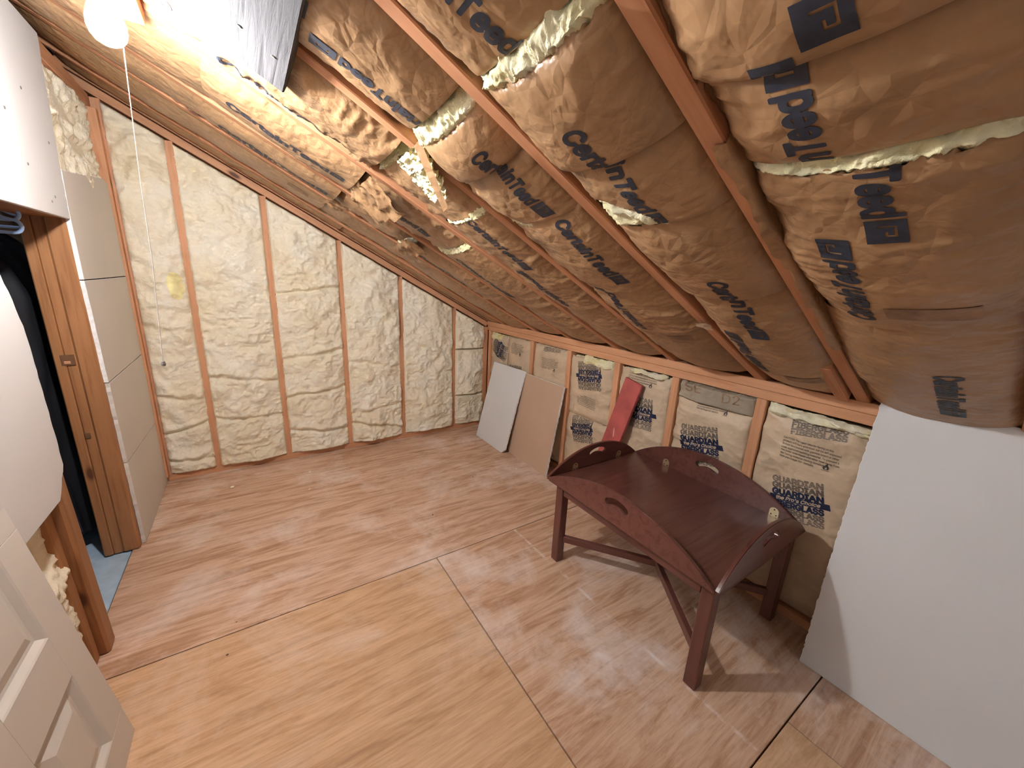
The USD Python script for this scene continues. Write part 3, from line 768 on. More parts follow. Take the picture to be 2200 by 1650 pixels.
# bay, s0, s1, what sets it apart, options
BATTS = [
    (5, 0.00, 0.655, 'bottom piece in %s, above the white sheet', dict(bulge=0.035, high=1.0, edge=0.05, wr=0.5)),
    (5, 0.645, 1.120, 'long lettered piece with torn top in %s', dict(bulge=0.046, low=0.9, high=1.0, edge=0.06, jag=(0, 0.013), sagc=0.45)),
    (5, 1.140, 1.312, 'short piece just above the long yellow gap in %s', dict(bulge=0.040, low=0.75, high=0.6, edge=0.05)),
    (5, 1.300, 1.43, 'puffed band overlapping the piece below it in %s', dict(bulge=0.050, low=0.95, high=0.9, edge=0.045, wr=1.0)),
    (5, 1.445, 2.45, 'topmost piece, mostly out of sight, in %s', dict(bulge=0.05, low=0.8)),
    (6, 0.02, 0.745, 'bottom piece resting on the plate in %s', dict(low=0.15, bulge=0.040, high=0.6, edge=0.05, wr=0.7)),
    (6, 0.735, 1.068, 'smooth piece under the tear in %s', dict(bulge=0.046, low=1.0, high=0.9, wr=0.45, holes=[[(1.075, 0.565), (1.052, 0.600), (1.044, 0.655), (1.046, 0.70), (1.075, 0.71)]])),
    (6, 1.062, 1.262, 'piece torn open at its corner in %s', dict(bulge=0.046, low=1.0, high=0.65, holes=[[(1.05, 0.562), (1.092, 0.563), (1.128, 0.618), (1.143, 0.655), (1.143, 0.695), (1.05, 0.72)]])),
    (6, 1.250, 1.452, 'flap-like piece with a torn top edge in %s', dict(bulge=0.056, low=1.0, high=0.95, jag=(0, 0.013), wr=0.8)),
    (6, 1.478, 2.45, 'upper piece with small print in %s', dict(bulge=0.046, low=0.62, wr=0.9)),
    (7, 0.02, 0.745, 'bottom piece resting on the plate in %s', dict(low=0.15, bulge=0.040, high=0.6)),
    (7, 0.735, 1.125, 'full lettered piece in %s', dict(bulge=0.044, low=1.0, high=0.9, holes=[[(1.098, 0.98), (1.115, 1.085), (1.14, 1.085), (1.14, 0.97)]])),
    (7, 1.120, 1.325, 'short crinkled piece in %s', dict(bulge=0.044, low=0.95, high=0.6, wr=1.2, holes=[[(1.10, 0.975), (1.128, 0.985), (1.160, 1.03), (1.168, 1.085), (1.10, 1.095)]])),
    (7, 1.312, 1.438, 'dark folded flap under the white gap in %s', dict(bulge=0.062, low=1.0, high=0.9, jag=(0, 0.013), wr=0.5)),
    (7, 1.482, 2.45, 'smooth upper piece with upside-down lettering in %s', dict(bulge=0.042, low=0.75, wr=0.4)),
    (8, 0.02, 0.55, 'bottom piece resting on the plate in %s', dict(low=0.15, bulge=0.038, high=0.7)),
    (8, 0.54, 1.165, 'long lettered piece in %s', dict(bulge=0.046, low=1.0, high=0.95, jag=(0, 0.013))),
    (8, 1.178, 1.435, 'loose pleated piece below the drooping scrap in %s', dict(bulge=0.02, low=0.9, high=0.5, wr=1.4)),
    (8, 1.470, 2.45, 'shiny crumpled upper piece beside the gray plank in %s', dict(bulge=0.044, low=0.8, wr=2.1)),
    (9, 0.02, 0.50, 'bottom piece resting on the plate in %s', dict(low=0.15, bulge=0.036)),
    (9, 0.49, 0.995, 'long lettered piece with yellow top edge in %s', dict(bulge=0.048, low=1.0, high=1.0, jag=(0, 0.013), wr=0.7)),
    (9, 1.025, 1.455, 'crumpled small-print piece in %s', dict(bulge=0.034, low=0.7, high=0.6, wr=1.9)),
    (9, 1.468, 1.955, 'bright blue-lettered piece below the bulb in %s', dict(bulge=0.048, low=0.9, high=1.0, wr=1.0)),
    (9, 1.950, 2.58, 'upper piece lit white by the bulb in %s', dict(bulge=0.045, low=0.8, wr=1.0)),
    (10, 0.02, 0.52, 'bottom piece resting on the plate in %s', dict(low=0.15, bulge=0.036)),
    (10, 0.51, 1.085, 'long piece curling at its top edge in %s', dict(bulge=0.050, low=1.0, high=1.0, jag=(0, 0.013))),
    (10, 1.110, 1.46, 'crumpled middle piece in %s', dict(bulge=0.030, wr=1.8)),
    (10, 1.468, 2.02, 'lettered upper piece in %s', dict(bulge=0.044, low=0.9, high=1.0, wr=0.9)),
    (10, 2.01, 2.58, 'topmost wrinkled piece in %s', dict(bulge=0.040, wr=1.3)),
    (11, 0.00, 0.95, 'lower piece in %s', dict(bulge=0.040)),
    (11, 0.96, 1.47, 'middle piece in %s', dict(bulge=0.020, wr=1.4)),
    (11, 1.47, 2.05, 'smooth tan upper piece in %s', dict(bulge=0.044, high=1.0, wr=0.5)),
    (11, 2.04, 2.58, 'grayish topmost piece in %s', dict(bulge=0.042, wr=0.8)),
    (12, 0.00, 1.30, 'lower piece in %s', dict(bulge=0.018, edge=0.03)),
    (12, 1.31, 2.58, 'upper piece in %s', dict(bulge=0.018, edge=0.03, wr=0.7)),
]
BATTS.append((4, 0.0, 2.5, 'plain batt in the rafter bay at the right border of the photograph', dict(bulge=0.04, fine=0.012)))
# printed lines: bay, C, end, v, kind and the stretch of slope on which they show
LINES = [
    (5, 0.683, 0.975, 0.280, 'Q', 0, 1.13), (5, 1.262, 0.968, 0.208, 'P', 0, 1.13), (5, 1.030, 1.318, 0.272, 'Q', 1.13, 9), (5, 1.640, 1.318, 0.215, 'P', 1.3, 9), (5, 0.42, 0.12, 0.165, 'P', 0, 9),
    (6, 1.349, 1.050, 0.562, 'P', 0, 1.46), (6, 0.840, 0.512, 0.532, 'P', 0, 9), (6, 0.21, 0.515, 0.622, 'Q', 0, 9), (6, 1.72, 1.42, 0.582, 'P', 1.46, 9),
    (7, 1.373, 1.133, 0.860, 'P', 0, 1.45), (7, 1.105, 0.790, 0.850, 'P', 0, 9), (7, 0.45, 0.757, 0.985, 'Q', 0, 9), (7, 1.43, 1.722, 0.972, 'Q', 1.46, 9), (7, 2.05, 1.735, 0.90, 'P', 1.46, 9),
    (8, 1.168, 0.868, 1.260, 'P', 0, 1.17), (8, 0.56, 0.862, 1.335, 'Q', 0, 9), (8, 1.90, 1.56, 1.43, 'P', 1.46, 9), (8, 1.98, 2.26, 1.33, 'Q', 1.46, 9),
    (9, 1.885, 1.500, 1.72, 'P', 1.46, 9), (9, 0.965, 0.60, 1.72, 'P', 0, 1), (9, 1.44, 1.13, 1.70, 'P', 1, 1.46),
    (10, 1.93, 1.50, 2.12, 'P', 1.46, 9), (10, 1.00, 0.66, 2.12, 'P', 0, 1.1),
]
PARAS = [(6, 1.62, 0.69, 0.085, 0.0085), (7, 1.06, 0.985, 0.085, 0.0085), (9, 1.36, 1.62, 0.12, 0.010), (7, 1.34, 0.97, 0.07, 0.008), (6, 1.26, 0.655, 0.08, 0.008), (8, 1.74, 1.24, 0.09, 0.009)]
FADED = [(5, 0.735, 0.175, 0.055, 0.12), (6, 0.20, 0.50, 0.05, 0.10), (7, 0.38, 0.86, 0.055, 0.09), (11, 1.60, 2.40, 0.10, 0.05)]
line_polys = [(b, brand_line(c, e, v, kd).intersection(sbox(lo, -9, hi, 9))) for b, c, e, v, kd, lo, hi in LINES]
small = para([(t, f) for t, f in CAUTION], 1.0, 0.1)
end_caps = {(5, 1.120): dict(out=0.030, lift=0.005), (6, 1.452): dict(out=0.034, lift=0.005), (7, 1.438): dict(out=0.045, lift=0.005), (8, 1.165): dict(out=0.03, lift=0.005, t0=0.0, t1=0.8),
            (8, 1.435): dict(out=0.03, lift=0.005), (9, 0.995): dict(out=0.036, lift=0.005), (10, 1.085): dict(out=0.040, lift=0.005), (5, 1.43): dict(out=0.04, lift=0.005)}
batts = {}
for q, (k, s0, s1, lab, opt) in enumerate(BATTS):
    opt = dict(opt)
    opt.setdefault('fine', 0.0055 if k <= 7 else 0.007)
    bt = Batt(k, s0, s1, 100 + 7 * q, **opt)
    th = thing('kraft_batt', 'kraft-faced batt: ' + (lab % BAYN[k] if '%s' in lab else lab), 'insulation', 'kraft-faced batts between the rafters')
    batts[(k, s0)] = (bt, th)
    part(th, 'kraft_facing', bt.paper, KRAFT, smooth=True)
    part(th, 'fiberglass', bt.backing(), WOOL_Y)
    if (k, s1) in end_caps:
        part(th, 'torn_end', bt.end_wool(True, seed=q, **end_caps[(k, s1)]), WOOL_Y, smooth=True, label='frayed yellow-white fiberglass end')
    for hp in bt.holes:
        pp = bt.wool_patch(hp)
        if len(pp.faces):
            part(th, 'torn_opening', pp, WOOL_Y, smooth=True, label='fiberglass showing through the tear')
    for b_, g in line_polys:
        if b_ == k:
            bt.prints(th, 'printed_lettering', g, INK)
    for (b_, s, v, w, lh) in PARAS:
        if b_ == k:
            g = affinity.affine_transform(small, [-w, 0, 0, -lh * 10, s, v])
            bt.prints(th, 'small_print', g, INK_GRAY, size=0.02, off=0.0012)
    for (b_, s, v, ws, wv) in FADED:
        if b_ == k:
            bt.prints(th, 'faded_print', sbox(s - ws / 2, v - wv / 2, s + ws / 2, v + wv / 2), INK_FAINT, size=0.012)


fs = np.linspace(0.44, 1.20, 220)
fz = np.stack([fs * 14, fs * 0, fs * 0], -1)
fw_ = 0.006 + 0.022 * meshkit.noise(fz, 77) * (0.4 + 0.6 * meshkit.noise(fz * 0.3, 78))
fe = ry(6, fs) - RW / 2
frows = [(fe - 0.0025, -0.030 + 0 * fs), (fe - 0.0030, -0.006 + 0 * fs), (fe - 0.0028, 0.0025 + 0.004 * meshkit.noise(fz * 2, 79)), (fe + fw_ * 0.5, 0.003 + 0.005 * meshkit.noise(fz * 2, 80)), (fe + fw_, 0.002 + 0.010 * meshkit.noise(fz * 3, 81))]
fv = roof_pt(np.stack([fs] * 5, 1), np.stack([r[0] for r in frows], 1), np.stack([r[1] for r in frows], 1))
part(batts[(5, 0.645)][1], 'paper_flange', clean(fv.reshape(-1, 3), grid_faces(220, 5, flip=True)), KRAFT, smooth=True, label='ragged paper flange lapped over the rafter')


# loose crumpled paper and wool where the batts have been torn
def scrap(poly, frame, seed, amp=0.012, fold=0.0, step=0.008):
    """A loose scrap of paper: poly in (s, v), frame(s, v) gives its depth."""
    g = Polygon(poly)
    x0, y0, x1, y1 = g.bounds
    a, b_ = np.arange(x0, x1 + step, step), np.arange(y0, y1 + step, step)
    A2, B2 = np.meshgrid(a, b_, indexing='ij')
    P = np.stack([A2, B2, np.zeros_like(A2)], -1)
    d = frame(A2, B2) + amp * 2 * (ridged(P * 15, 3, seed) - 0.5) + amp * fbm(P * 30, 3, seed + 2)
    pg = prep(g)
    c = np.array([[pg.contains(Point(x, y)) for y in b_[:-1] + step / 2] for x in a[:-1] + step / 2])
    return clean(roof_pt(A2, B2, d).reshape(-1, 3), grid_faces(len(a), len(b_), c, flip=True))


droop = thing('fiberglass_scrap', 'drooping yellow-white fiberglass scrap hanging from the fourth rafter bay', 'insulation')
gP = np.stack(np.meshgrid(np.linspace(0, 1, 40), np.linspace(0, 1, 24), indexing='ij'), -1)
a_, c_ = gP[..., 0], gP[..., 1]
pz = np.stack([a_ * 9, c_ * 9, a_ * 0], -1)
part(droop, 'fiberglass', clean(roof_pt(1.445 - 0.13 * a_ + 0.012 * fbm(pz * 3, 3, 5), 1.08 + 0.23 * c_ * (1 - 0.55 * a_) + 0.015 * a_ + 0.012 * fbm(pz * 3, 3, 6), -0.02 + 0.078 * a_ + 0.030 * np.sin(math.pi * c_) * (1 - a_) + 0.04 * fbm(pz * 2, 4, 9)).reshape(-1, 3), grid_faces(40, 24, flip=True)), WOOL_Y, smooth=True)
part(droop, 'paper_edge', clean(roof_pt(1.448 - 0.145 * a_, 1.076 + 0.030 * (1 - 0.4 * a_) * c_ + 0.016 * a_, -0.012 + 0.092 * a_ + 0.004 + 0.012 * c_).reshape(-1, 3), grid_faces(40, 24, flip=True)), KRAFT, smooth=True)
for (lab, poly, base, seed) in (
        ('torn kraft paper flap hanging over the fifth rafter near the plank', [(1.30, 1.50), (1.46, 1.48), (1.47, 1.78), (1.42, 1.86), (1.31, 1.80)], lambda s, v: 0.045 - 0.25 * (s - 1.38), 501),
        ('crumpled kraft paper scrap beside the gable top plate', [(1.02, 1.95), (1.14, 1.93), (1.13, 2.22), (1.05, 2.25)], lambda s, v: 0.03 + 0 * s, 502),
        ('pleated kraft paper scrap in the sixth rafter bay below the bulb', [(1.40, 2.00), (1.50, 2.01), (1.49, 2.22), (1.41, 2.21)], lambda s, v: 0.035 + 0 * s, 503),
        ('small tan paper shred stapled on the second rafter from the right', [(0.48, 0.700), (0.525, 0.690), (0.53, 0.735), (0.50, 0.748)], lambda s, v: 0.012 + 0 * s, 504)):
    sc = thing('paper_scrap', lab, 'paper')
    part(sc, 'paper', scrap(poly, base, seed, 0.004 if seed == 504 else 0.016, step=0.008 if seed != 504 else 0.004), KRAFT if seed != 504 else KRAFT_TAN, smooth=True)

# ------------------------------------------------------------------ gray plank nailed flat under the rafters
pl = thing('plank', 'gray weathered plank nailed flat across the rafters overhead', 'board')
s_mid = (XK - 0.088) / CS
beam(pl, 'board', roof_pt(s_mid, -0.9, 0.021), roof_pt(s_mid, 1.282, 0.021), 0.135, 0.040, GRAYWOOD, upv=nrm, c=0.003)
for (ds, y) in ((0.03, 1.115), (-0.035, 1.130), (0.02, 0.765), (-0.03, 0.75)):
    hd = trimesh.creation.cylinder(radius=0.0045, height=0.003, sections=12)
    R = np.eye(4)
    R[:3, :3] = np.array([[CS, 0, SN], [0, 1, 0], [-SN, 0, CS]])
    R[:3, 3] = roof_pt(s_mid + ds, y, 0.0415)
    part(pl, 'nail_head', hd.apply_transform(R), METAL)

# ------------------------------------------------------------------ knee-wall batts with their printed facing
class KneeBatt:
    """A tan-faced batt between two knee-wall studs: y from y0 up to y1, z from z0 to z1 (both may be functions of y)."""

    def __init__(self, y0, y1, z0, z1, seed, bulge=0.026, step=0.0055, jag=0.004, fold=None, wr=1.0):
        bulge = bulge * 0.42
        self.y0, self.y1, self.z0, self.z1, self.seed = y0, y1, z0, z1, seed
        ny, nz = int((y1 - y0) / step) + 2, int((z1 - z0) / step) + 2
        self.Y, self.Zz = np.linspace(y0, y1, ny), np.linspace(z0, z1, nz)
        Y2, Z2 = np.meshgrid(self.Y, self.Zz, indexing='ij')
        t, w = (Y2 - y0) / (y1 - y0), (Z2 - z0) / (z1 - z0)
        prof = np.power(np.clip(4 * t * (1 - t), 0, 1), 0.45) * np.power(np.clip(np.minimum(w, 1 - w) / 0.08, 0, 1), 0.5)
        P = np.stack([Y2, Z2, np.zeros_like(Y2)], -1)
        d = -0.024 + (0.024 + bulge * (1 + 0.7 * fbm(P * 4, 3, seed))) * prof
        wp = P + 0.06 * np.stack([fbm(P * 7, 2, seed + 21), fbm(P * 7, 2, seed + 22), 0 * Y2], -1)
        d += wr * 0.019 * (0.35 + 0.65 * np.abs(2 * t - 1)) * (ridged(wp * np.array([7.0, 11.0, 1]), 3, seed + 3) - 0.4) * (0.3 + meshkit.noise(P * 5, seed + 4))
        d += 0.004 * fbm(P * 30, 3, seed + 6)
        if fold:
            q = (Z2 - fold[0] - fold[1] * (t - 0.5) - 0.03 * np.sin(math.pi * t)) / 0.018
            d -= 0.030 * np.exp(-q * q)
        self.D = d
        r = np.random.default_rng(seed)
        Zx = Z2.copy()
        Zx[:, -1] += jag * r.uniform(-1, 1, ny) + 0.012 * fbm(np.stack([self.Y * 22, self.Y * 0, self.Y * 0], -1), 3, seed + 9)
        pts = np.stack([XK - d, Y2, Zx], -1)
        self.paper = trimesh.Trimesh(pts.reshape(-1, 3), grid_faces(ny, nz), process=False)

    def depth(self, y, z):
        fi = np.clip((y - self.y0) / (self.y1 - self.y0), 0, 1) * (len(self.Y) - 1)
        fj = np.clip((z - self.z0) / (self.z1 - self.z0), 0, 1) * (len(self.Zz) - 1)
        i, j = np.minimum(fi.astype(int), len(self.Y) - 2), np.minimum(fj.astype(int), len(self.Zz) - 2)
        u, w = fi - i, fj - j
        D = self.D
        return D[i, j] * (1 - u) * (1 - w) + D[i + 1, j] * u * (1 - w) + D[i, j + 1] * (1 - u) * w + D[i + 1, j + 1] * u * w

    def prints(self, prim, name, g, mtl, size=0.005, off=0.0014):
        g = g.intersection(sbox(self.y0 + 0.004, self.z0 + 0.002, self.y1 - 0.004, self.z1 - 0.006))
        if g.is_empty:
            return
        t = tri2d(g, size)
        if t is None:
            return
        y, z = t[0][:, 0], t[0][:, 1]
        part(prim, name, trimesh.Trimesh(np.stack([XK - self.depth(y, z) - off, y, z], -1), t[1][:, ::-1], process=False), mtl)

    def back(self):
        return bx(XK + 0.028, XK + 0.095, self.y0 + 0.004, self.y1 - 0.004, self.z0 + 0.004, self.z1 + 0.0, 0.01)

    def top_wool(self, y0, y1, z0, z1, seed):
        """Yellow wool bulging out over the paper's upper edge."""
        n, m = 60, 14
        yy, ww = np.meshgrid(np.linspace(y0, y1, n), np.linspace(0, 1, m), indexing='ij')
        P = np.stack([yy * 26, ww * 3, np.zeros_like(yy)], -1)
        e = np.clip(np.minimum(yy - y0, y1 - yy) / 0.03, 0, 1) ** 0.5
        zz = z0 + (z1 - z0) * ww + 0.02 * fbm(P, 3, seed)
        d = -0.02 + (0.040 * np.sin(math.pi * (0.12 + 0.8 * ww)) + 0.024 * fbm(P * 1.6, 4, seed + 3)) * e
        return clean(np.stack([XK - d, yy, zz], -1).reshape(-1, 3), grid_faces(n, m))


def kplace(g, y_left, z_base, flip=False, rot=0.0):
    """Lettering read from inside the room: +x of the lettering runs towards -y; flip turns it upside down."""
    if rot:
        g = affinity.rotate(g, rot, origin=(0, 0))
    return affinity.affine_transform(g, [1, 0, 0, -1, y_left, z_base] if flip else [-1, 0, 0, 1, y_left, z_base])


def emblem(w, row):
    """The printed emblem: (dark striped rows and solid rows, blue band). Origin at the lower left of the band's row."""
    h = row * 0.80
    dark, navy = [], []
    for i, duty in ((1, None), (2, 0.72), (3, 0.58)):
        g = fit_text('GUARDIAN', w, h, bold=True).buffer(0.0007, quad_segs=2)
        g = g if duty is None else stripes(g, 5, duty, h)
        (navy if duty is None else dark).append(affinity.translate(g, 0, row * i * 0.98))
    slogan = affinity.translate(fit_text("the Pro's Choice", w * 0.86, row * 0.52, bold=True, shear=16), w * 0.08, row * 0.22)
    band = Polygon([(-0.03 * w, 0.02 * row), (w * 1.12, 0.02 * row), (w * 1.10, 0.90 * row), (-0.05 * w, 0.90 * row)])
    navy.append(band.difference(slogan))
    for i, duty in ((1, None), (2, 0.66), (3, 0.5)):
        g = fit_text('FIBERGLASS', w, h, bold=True).buffer(0.0006, quad_segs=2)
        g = g if duty is None else stripes(g, 5, duty, h)
        (navy if duty is None else dark).append(affinity.translate(g, 0, -row * i * 0.98 + 0.1 * row))
    return union_all(dark[:2]), union_all(dark[2:]), union_all(navy)


def flame(h):
    out = Polygon([(0, 0), (0.30, 0.02), (0.42, 0.25), (0.36, 0.50), (0.22, 0.62), (0.16, 1.0), (-0.06, 0.78), (-0.16, 0.55), (-0.22, 0.62), (-0.36, 0.40), (-0.36, 0.15), (-0.22, 0.0)])
    inn = Polygon([(0.02, 0.06), (0.16, 0.10), (0.18, 0.28), (0.04, 0.46), (-0.06, 0.30), (-0.12, 0.14)])
    g = union_all([out.difference(inn), sbox(-0.5, -0.16, 0.5, -0.10)])
    return affinity.scale(g, h, h, origin=(0, 0))


def caution(w, lh):
    return affinity.scale(small, w, lh * 10, origin=(0, 0))


def kbatt(label, y0, y1, z0, z1, seed, mtl=KRAFT_TAN, **o):
    kb = KneeBatt(y0, y1, z0, z1, seed, **o)
    t = thing('faced_batt', label, 'insulation', 'tan-faced batts in the knee wall')
    part(t, 'paper_facing', kb.paper, mtl, smooth=True)
    part(t, 'fiberglass', kb.back(), WOOL_Y)
    return kb, t


def put_emblem(kb, t, w, row, yl, z, flip=False, rot=0.0):
    d1, d2, nv = emblem(w, row)
    kb.prints(t, 'printed_stripes', kplace(d1, yl, z, flip, rot), INK_GRAY)
    kb.prints(t, 'printed_stripes', kplace(d2, yl, z, flip, rot), INK_GRAY)
    kb.prints(t, 'printed_emblem', kplace(nv, yl, z, flip, rot), INK_BLUE)


ZT = ZK - 0.079
# first bay beside the white sheet
kb, t = kbatt('tan-faced batt in the knee wall right behind the tray table, beside the white sheet', 0.302, 0.666, 0.045, ZT - 0.022, 801, bulge=0.030, wr=1.0)
part(t, 'loose_wool', kb.top_wool(0.31, 0.66, ZT - 0.045, ZT - 0.004, 811), WOOL_Y, smooth=True)
put_emblem(kb, t, 0.170, 0.0265, 0.570, 0.835 - 0.005, rot=9)
kb.prints(t, 'small_print', kplace(caution(0.185, 0.0125), 0.578, 0.732, rot=0.5), INK_GRAY, size=0.03)
kb.prints(t, 'flame_symbol', kplace(flame(0.024), 0.429, 0.662), INK_GRAY)
put_emblem(kb, t, 0.170, 0.0255, 0.566, 0.474, rot=13)
# second bay: gray scrap on top
kb, t = kbatt('tan-faced batt in the knee wall below the gray scrap, behind the tray table', 0.708, 1.058, 0.045, 0.772, 802, wr=1.3, bulge=0.032)
kb.prints(t, 'small_print', kplace(caution(0.165, 0.010), 0.950, 0.800, rot=3), INK_GRAY, size=0.03)
kb.prints(t, 'flame_symbol', kplace(flame(0.020), 0.816, 0.746), INK_GRAY)
put_emblem(kb, t, 0.186, 0.0272, 0.990, 0.541, rot=13)
kb, t = kbatt('gray-brown faced scrap of batt stuffed under the plate above a tan batt', 0.708, 1.058, 0.765, ZT - 0.004, 803, mtl=KRAFT_GRAY, bulge=0.040, wr=1.6)
kb.prints(t, 'faint_marks', kplace(fit_text('SE', 0.085, 0.042), 1.02, 0.808, rot=4), INK_FAINT)
kb.prints(t, 'faint_marks', kplace(fit_text('D2', 0.07, 0.040), 0.835, 0.800, rot=4), INK_FAINT)
# third bay: behind the red board
kb, t = kbatt('tan-faced batt in the knee wall behind the red board', 1.099, 1.426, 0.045, ZT - 0.016, 804, wr=0.7)
kb.prints(t, 'small_print', kplace(caution(0.185, 0.0115), 1.361, 0.838, rot=1), INK_GRAY, size=0.03)
kb.prints(t, 'flame_symbol', kplace(flame(0.022), 1.206, 0.774), INK_GRAY)
put_emblem(kb, t, 0.205, 0.0255, 1.378, 0.598, rot=5)
part(t, 'loose_wool', kb.top_wool(1.13, 1.36, ZT - 0.03, ZT - 0.004, 814), WOOL_Y, smooth=True)
# fourth bay: two pieces with lettering upside down
kb, t = kbatt('upper tan-faced batt with upside-down lettering between the leaning drywall and the red board', 1.468, 1.829, 0.452, ZT - 0.02, 805, wr=1.1)
put_emblem(kb, t, 0.195, 0.0262, 1.552, 0.764, flip=True, rot=10)
kb.prints(t, 'small_print', kplace(caution(0.165, 0.0105), 1.572, 0.540, flip=True, rot=-1), INK_GRAY, size=0.03)
part(t, 'loose_wool', kb.top_wool(1.475, 1.72, ZT - 0.06, ZT - 0.003, 815), WOOL_Y, smooth=True)
kb, t = kbatt('lower crumpled tan-faced batt with upside-down lettering beside the tan drywall sheet', 1.468, 1.829, 0.045, 0.462, 806, wr=1.9, bulge=0.040)
put_emblem(kb, t, 0.175, 0.0255, 1.576, 0.420, flip=True, rot=15)
# fifth bay
kb, t = kbatt('tan-faced batt in the knee wall behind the tan drywall sheet', 1.871, 2.235, 0.045, ZT - 0.006, 807, wr=1.3)
put_emblem(kb, t, 0.170, 0.0262, 2.116, 0.884, rot=5)
kb.prints(t, 'small_print', kplace(caution(0.172, 0.0110), 2.116, 0.760, rot=2), INK_GRAY, size=0.03)
kb.prints(t, 'flame_symbol', kplace(flame(0.022), 1.975, 0.690), INK_GRAY)
# sixth bay and the narrow strip in the corner
kb, t = kbatt('tan-faced batt in the knee wall above the white drywall offcut', 2.276, 2.585, 0.045, ZT - 0.006, 808, wr=0.6)
kb.prints(t, 'small_print', kplace(caution(0.158, 0.0118), 2.510, 0.800, rot=1), INK_GRAY, size=0.03)
kb.prints(t, 'flame_symbol', kplace(flame(0.022), 2.385, 0.725), INK_GRAY)
put_emblem(kb, t, 0.165, 0.0255, 2.515, 0.535, rot=5)
kb, t = kbatt('narrow tan-faced strip of batt in the corner of knee wall and gable', 2.593, 2.842, 0.045, ZT - 0.012, 809, wr=1.2)
put_emblem(kb, t, 0.12, 0.03, 2.69, 0.66, rot=70)
part(t, 'loose_wool', kb.top_wool(2.66, 2.83, ZT - 0.06, ZT - 0.004, 819), WOOL_Y, smooth=True)

# ------------------------------------------------------------------ drywall sheets and boards leaning on the walls
def lean_frame(y, x_bot, x_top, z_top):
    """Local a -> -y (to the right seen from the room), b -> up along the lean, normal -> into the room (-x)."""
    u = np.array([x_top - x_bot, 0, z_top])
    u /= np.linalg.norm(u)
    a = np.array([0, -1.0, 0])
    n = np.cross(a, u)
    X = np.eye(4)
    X[:3, 0], X[:3, 1], X[:3, 2], X[:3, 3] = a, u, n, (x_bot, y, 0)
    return X


def leaning_sheet(name, label, cat, poly, X, face, thick=0.0127, mark=()):
    t = thing(name, label, cat)
    sheet(t, 'sheet_body', poly, X, face, thick)
    for g in mark:
        f = extrude(g, 0.0008)
        f.apply_translation([0, 0, thick + 0.0008])
        part(t, 'chip', f.apply_transform(X), GYPSUM_CORE)
    return t


# the big white sheet, torn left edge, standing a little out from the knee wall
X = lean_frame(0.332, 1.528, 1.671, 0.955)
H = math.hypot(1.671 - 1.528, 0.955)
leaning_sheet('drywall_sheet', 'large white drywall sheet with a torn left edge leaning on the knee wall', 'drywall',
              ragged([(0.020, 0), (2.1, 0), (2.1, H + 0.004), (0.0, H), (0.004, 0.60), (0.010, 0.30)], (2, 3, 4, 5), 0.0019, 0.008, 11), X, GYPSUM)
# the two offcuts near the corner
leaning_sheet('drywall_offcut', 'white drywall offcut leaning in the corner of the knee wall', 'drywall',
              ragged([(0, 0), (0.395, 0.0), (0.432, 0.036), (0.432, 0.115), (0.436, 0.648), (0.0, 0.640)], (2, 3), 0.002, 0.014, 12), lean_frame(2.692, 1.500, 1.648, 0.60), GYPSUM,
              mark=[affinity.rotate(Point(0.09, 0.26).buffer(0.006), 20)])
leaning_sheet('drywall_offcut', 'tan drywall offcut, back side out, leaning beside the white offcut', 'drywall',
              ragged([(0, 0), (0.470, 0.0), (0.466, 0.625), (0.0, 0.625)], (1,), 0.002, 0.014, 13), lean_frame(2.300, 1.562, 1.668, 0.615), GYPSUM_BACK)
rb = thing('board', 'short red-painted board leaning on the knee wall behind the tray table', 'board')
beam(rb, 'board', (1.572, 1.452, 0.004), (1.655, 1.288, 0.790), 0.114, 0.019, REDWOOD, upv=(-1, 0, 0.1))
for (a, w) in ((0.45, 0.010), (0.61, 0.006)):
    p = np.array((1.572, 1.452, 0.0)) * (1 - a) + np.array((1.655, 1.288, 0.79)) * a
    e = trimesh.creation.icosphere(subdivisions=2, radius=1.0).apply_scale([0.003, w, 0.014 if a < 0.5 else 0.035])
    part(rb, 'worn_spot', e.apply_translation(p + [-0.0098, -0.002, 0]), plain('worn_pink', (0.62, 0.28, 0.25), 0.5) if a < 0.5 else T + 'worn_pink')

# ------------------------------------------------------------------ butler's tray table
tb = thing('tray_table', "dark mahogany butler's tray table with four raised handled leaves", 'table')
TX0, TX1, TY0, TY1, TZ = 1.060, 1.658, 0.442, 1.228, 0.414
for x in (1.081, 1.606):
    for y in (0.451, 1.151):
        beam(tb, 'leg', (x + 0.021, y + 0.021, 0.0), (x + 0.021, y + 0.021, TZ - 0.022), 0.042, 0.042, MAHOGANY, upv=(0, 1, 0), c=0.003)
for (p0, p1) in (((1.084, 0.4955, 0.371), (1.084, 1.149, 0.371)), ((1.645, 0.4955, 0.371), (1.645, 1.149, 0.371))):
    beam(tb, 'apron', (p0[0] + (0.012 if p0[0] < 1.3 else -0.012), p0[1], p0[2]), (p1[0] + (0.012 if p0[0] < 1.3 else -0.012), p1[1], p1[2]), 0.02, 0.040, MAHOGANY)
for y in (0.464, 1.180):
    beam(tb, 'apron', (1.1245, y, 0.371), (1.6045, y, 0.371), 0.02, 0.040, MAHOGANY)
for k, (p0, p1) in enumerate((((1.118, 1.156, 0.115), (1.612, 0.488, 0.115)), ((1.118, 0.488, 0.115), (1.612, 1.156, 0.115)))):
    beam(tb, 'stretcher', p0, p1, 0.022, 0.030, MAHOGANY)
part(tb, 'tray_top', bx(TX0, TX1, TY0, TY1, TZ - 0.018, TZ, 0.003), MAHOGANY, xf=None)


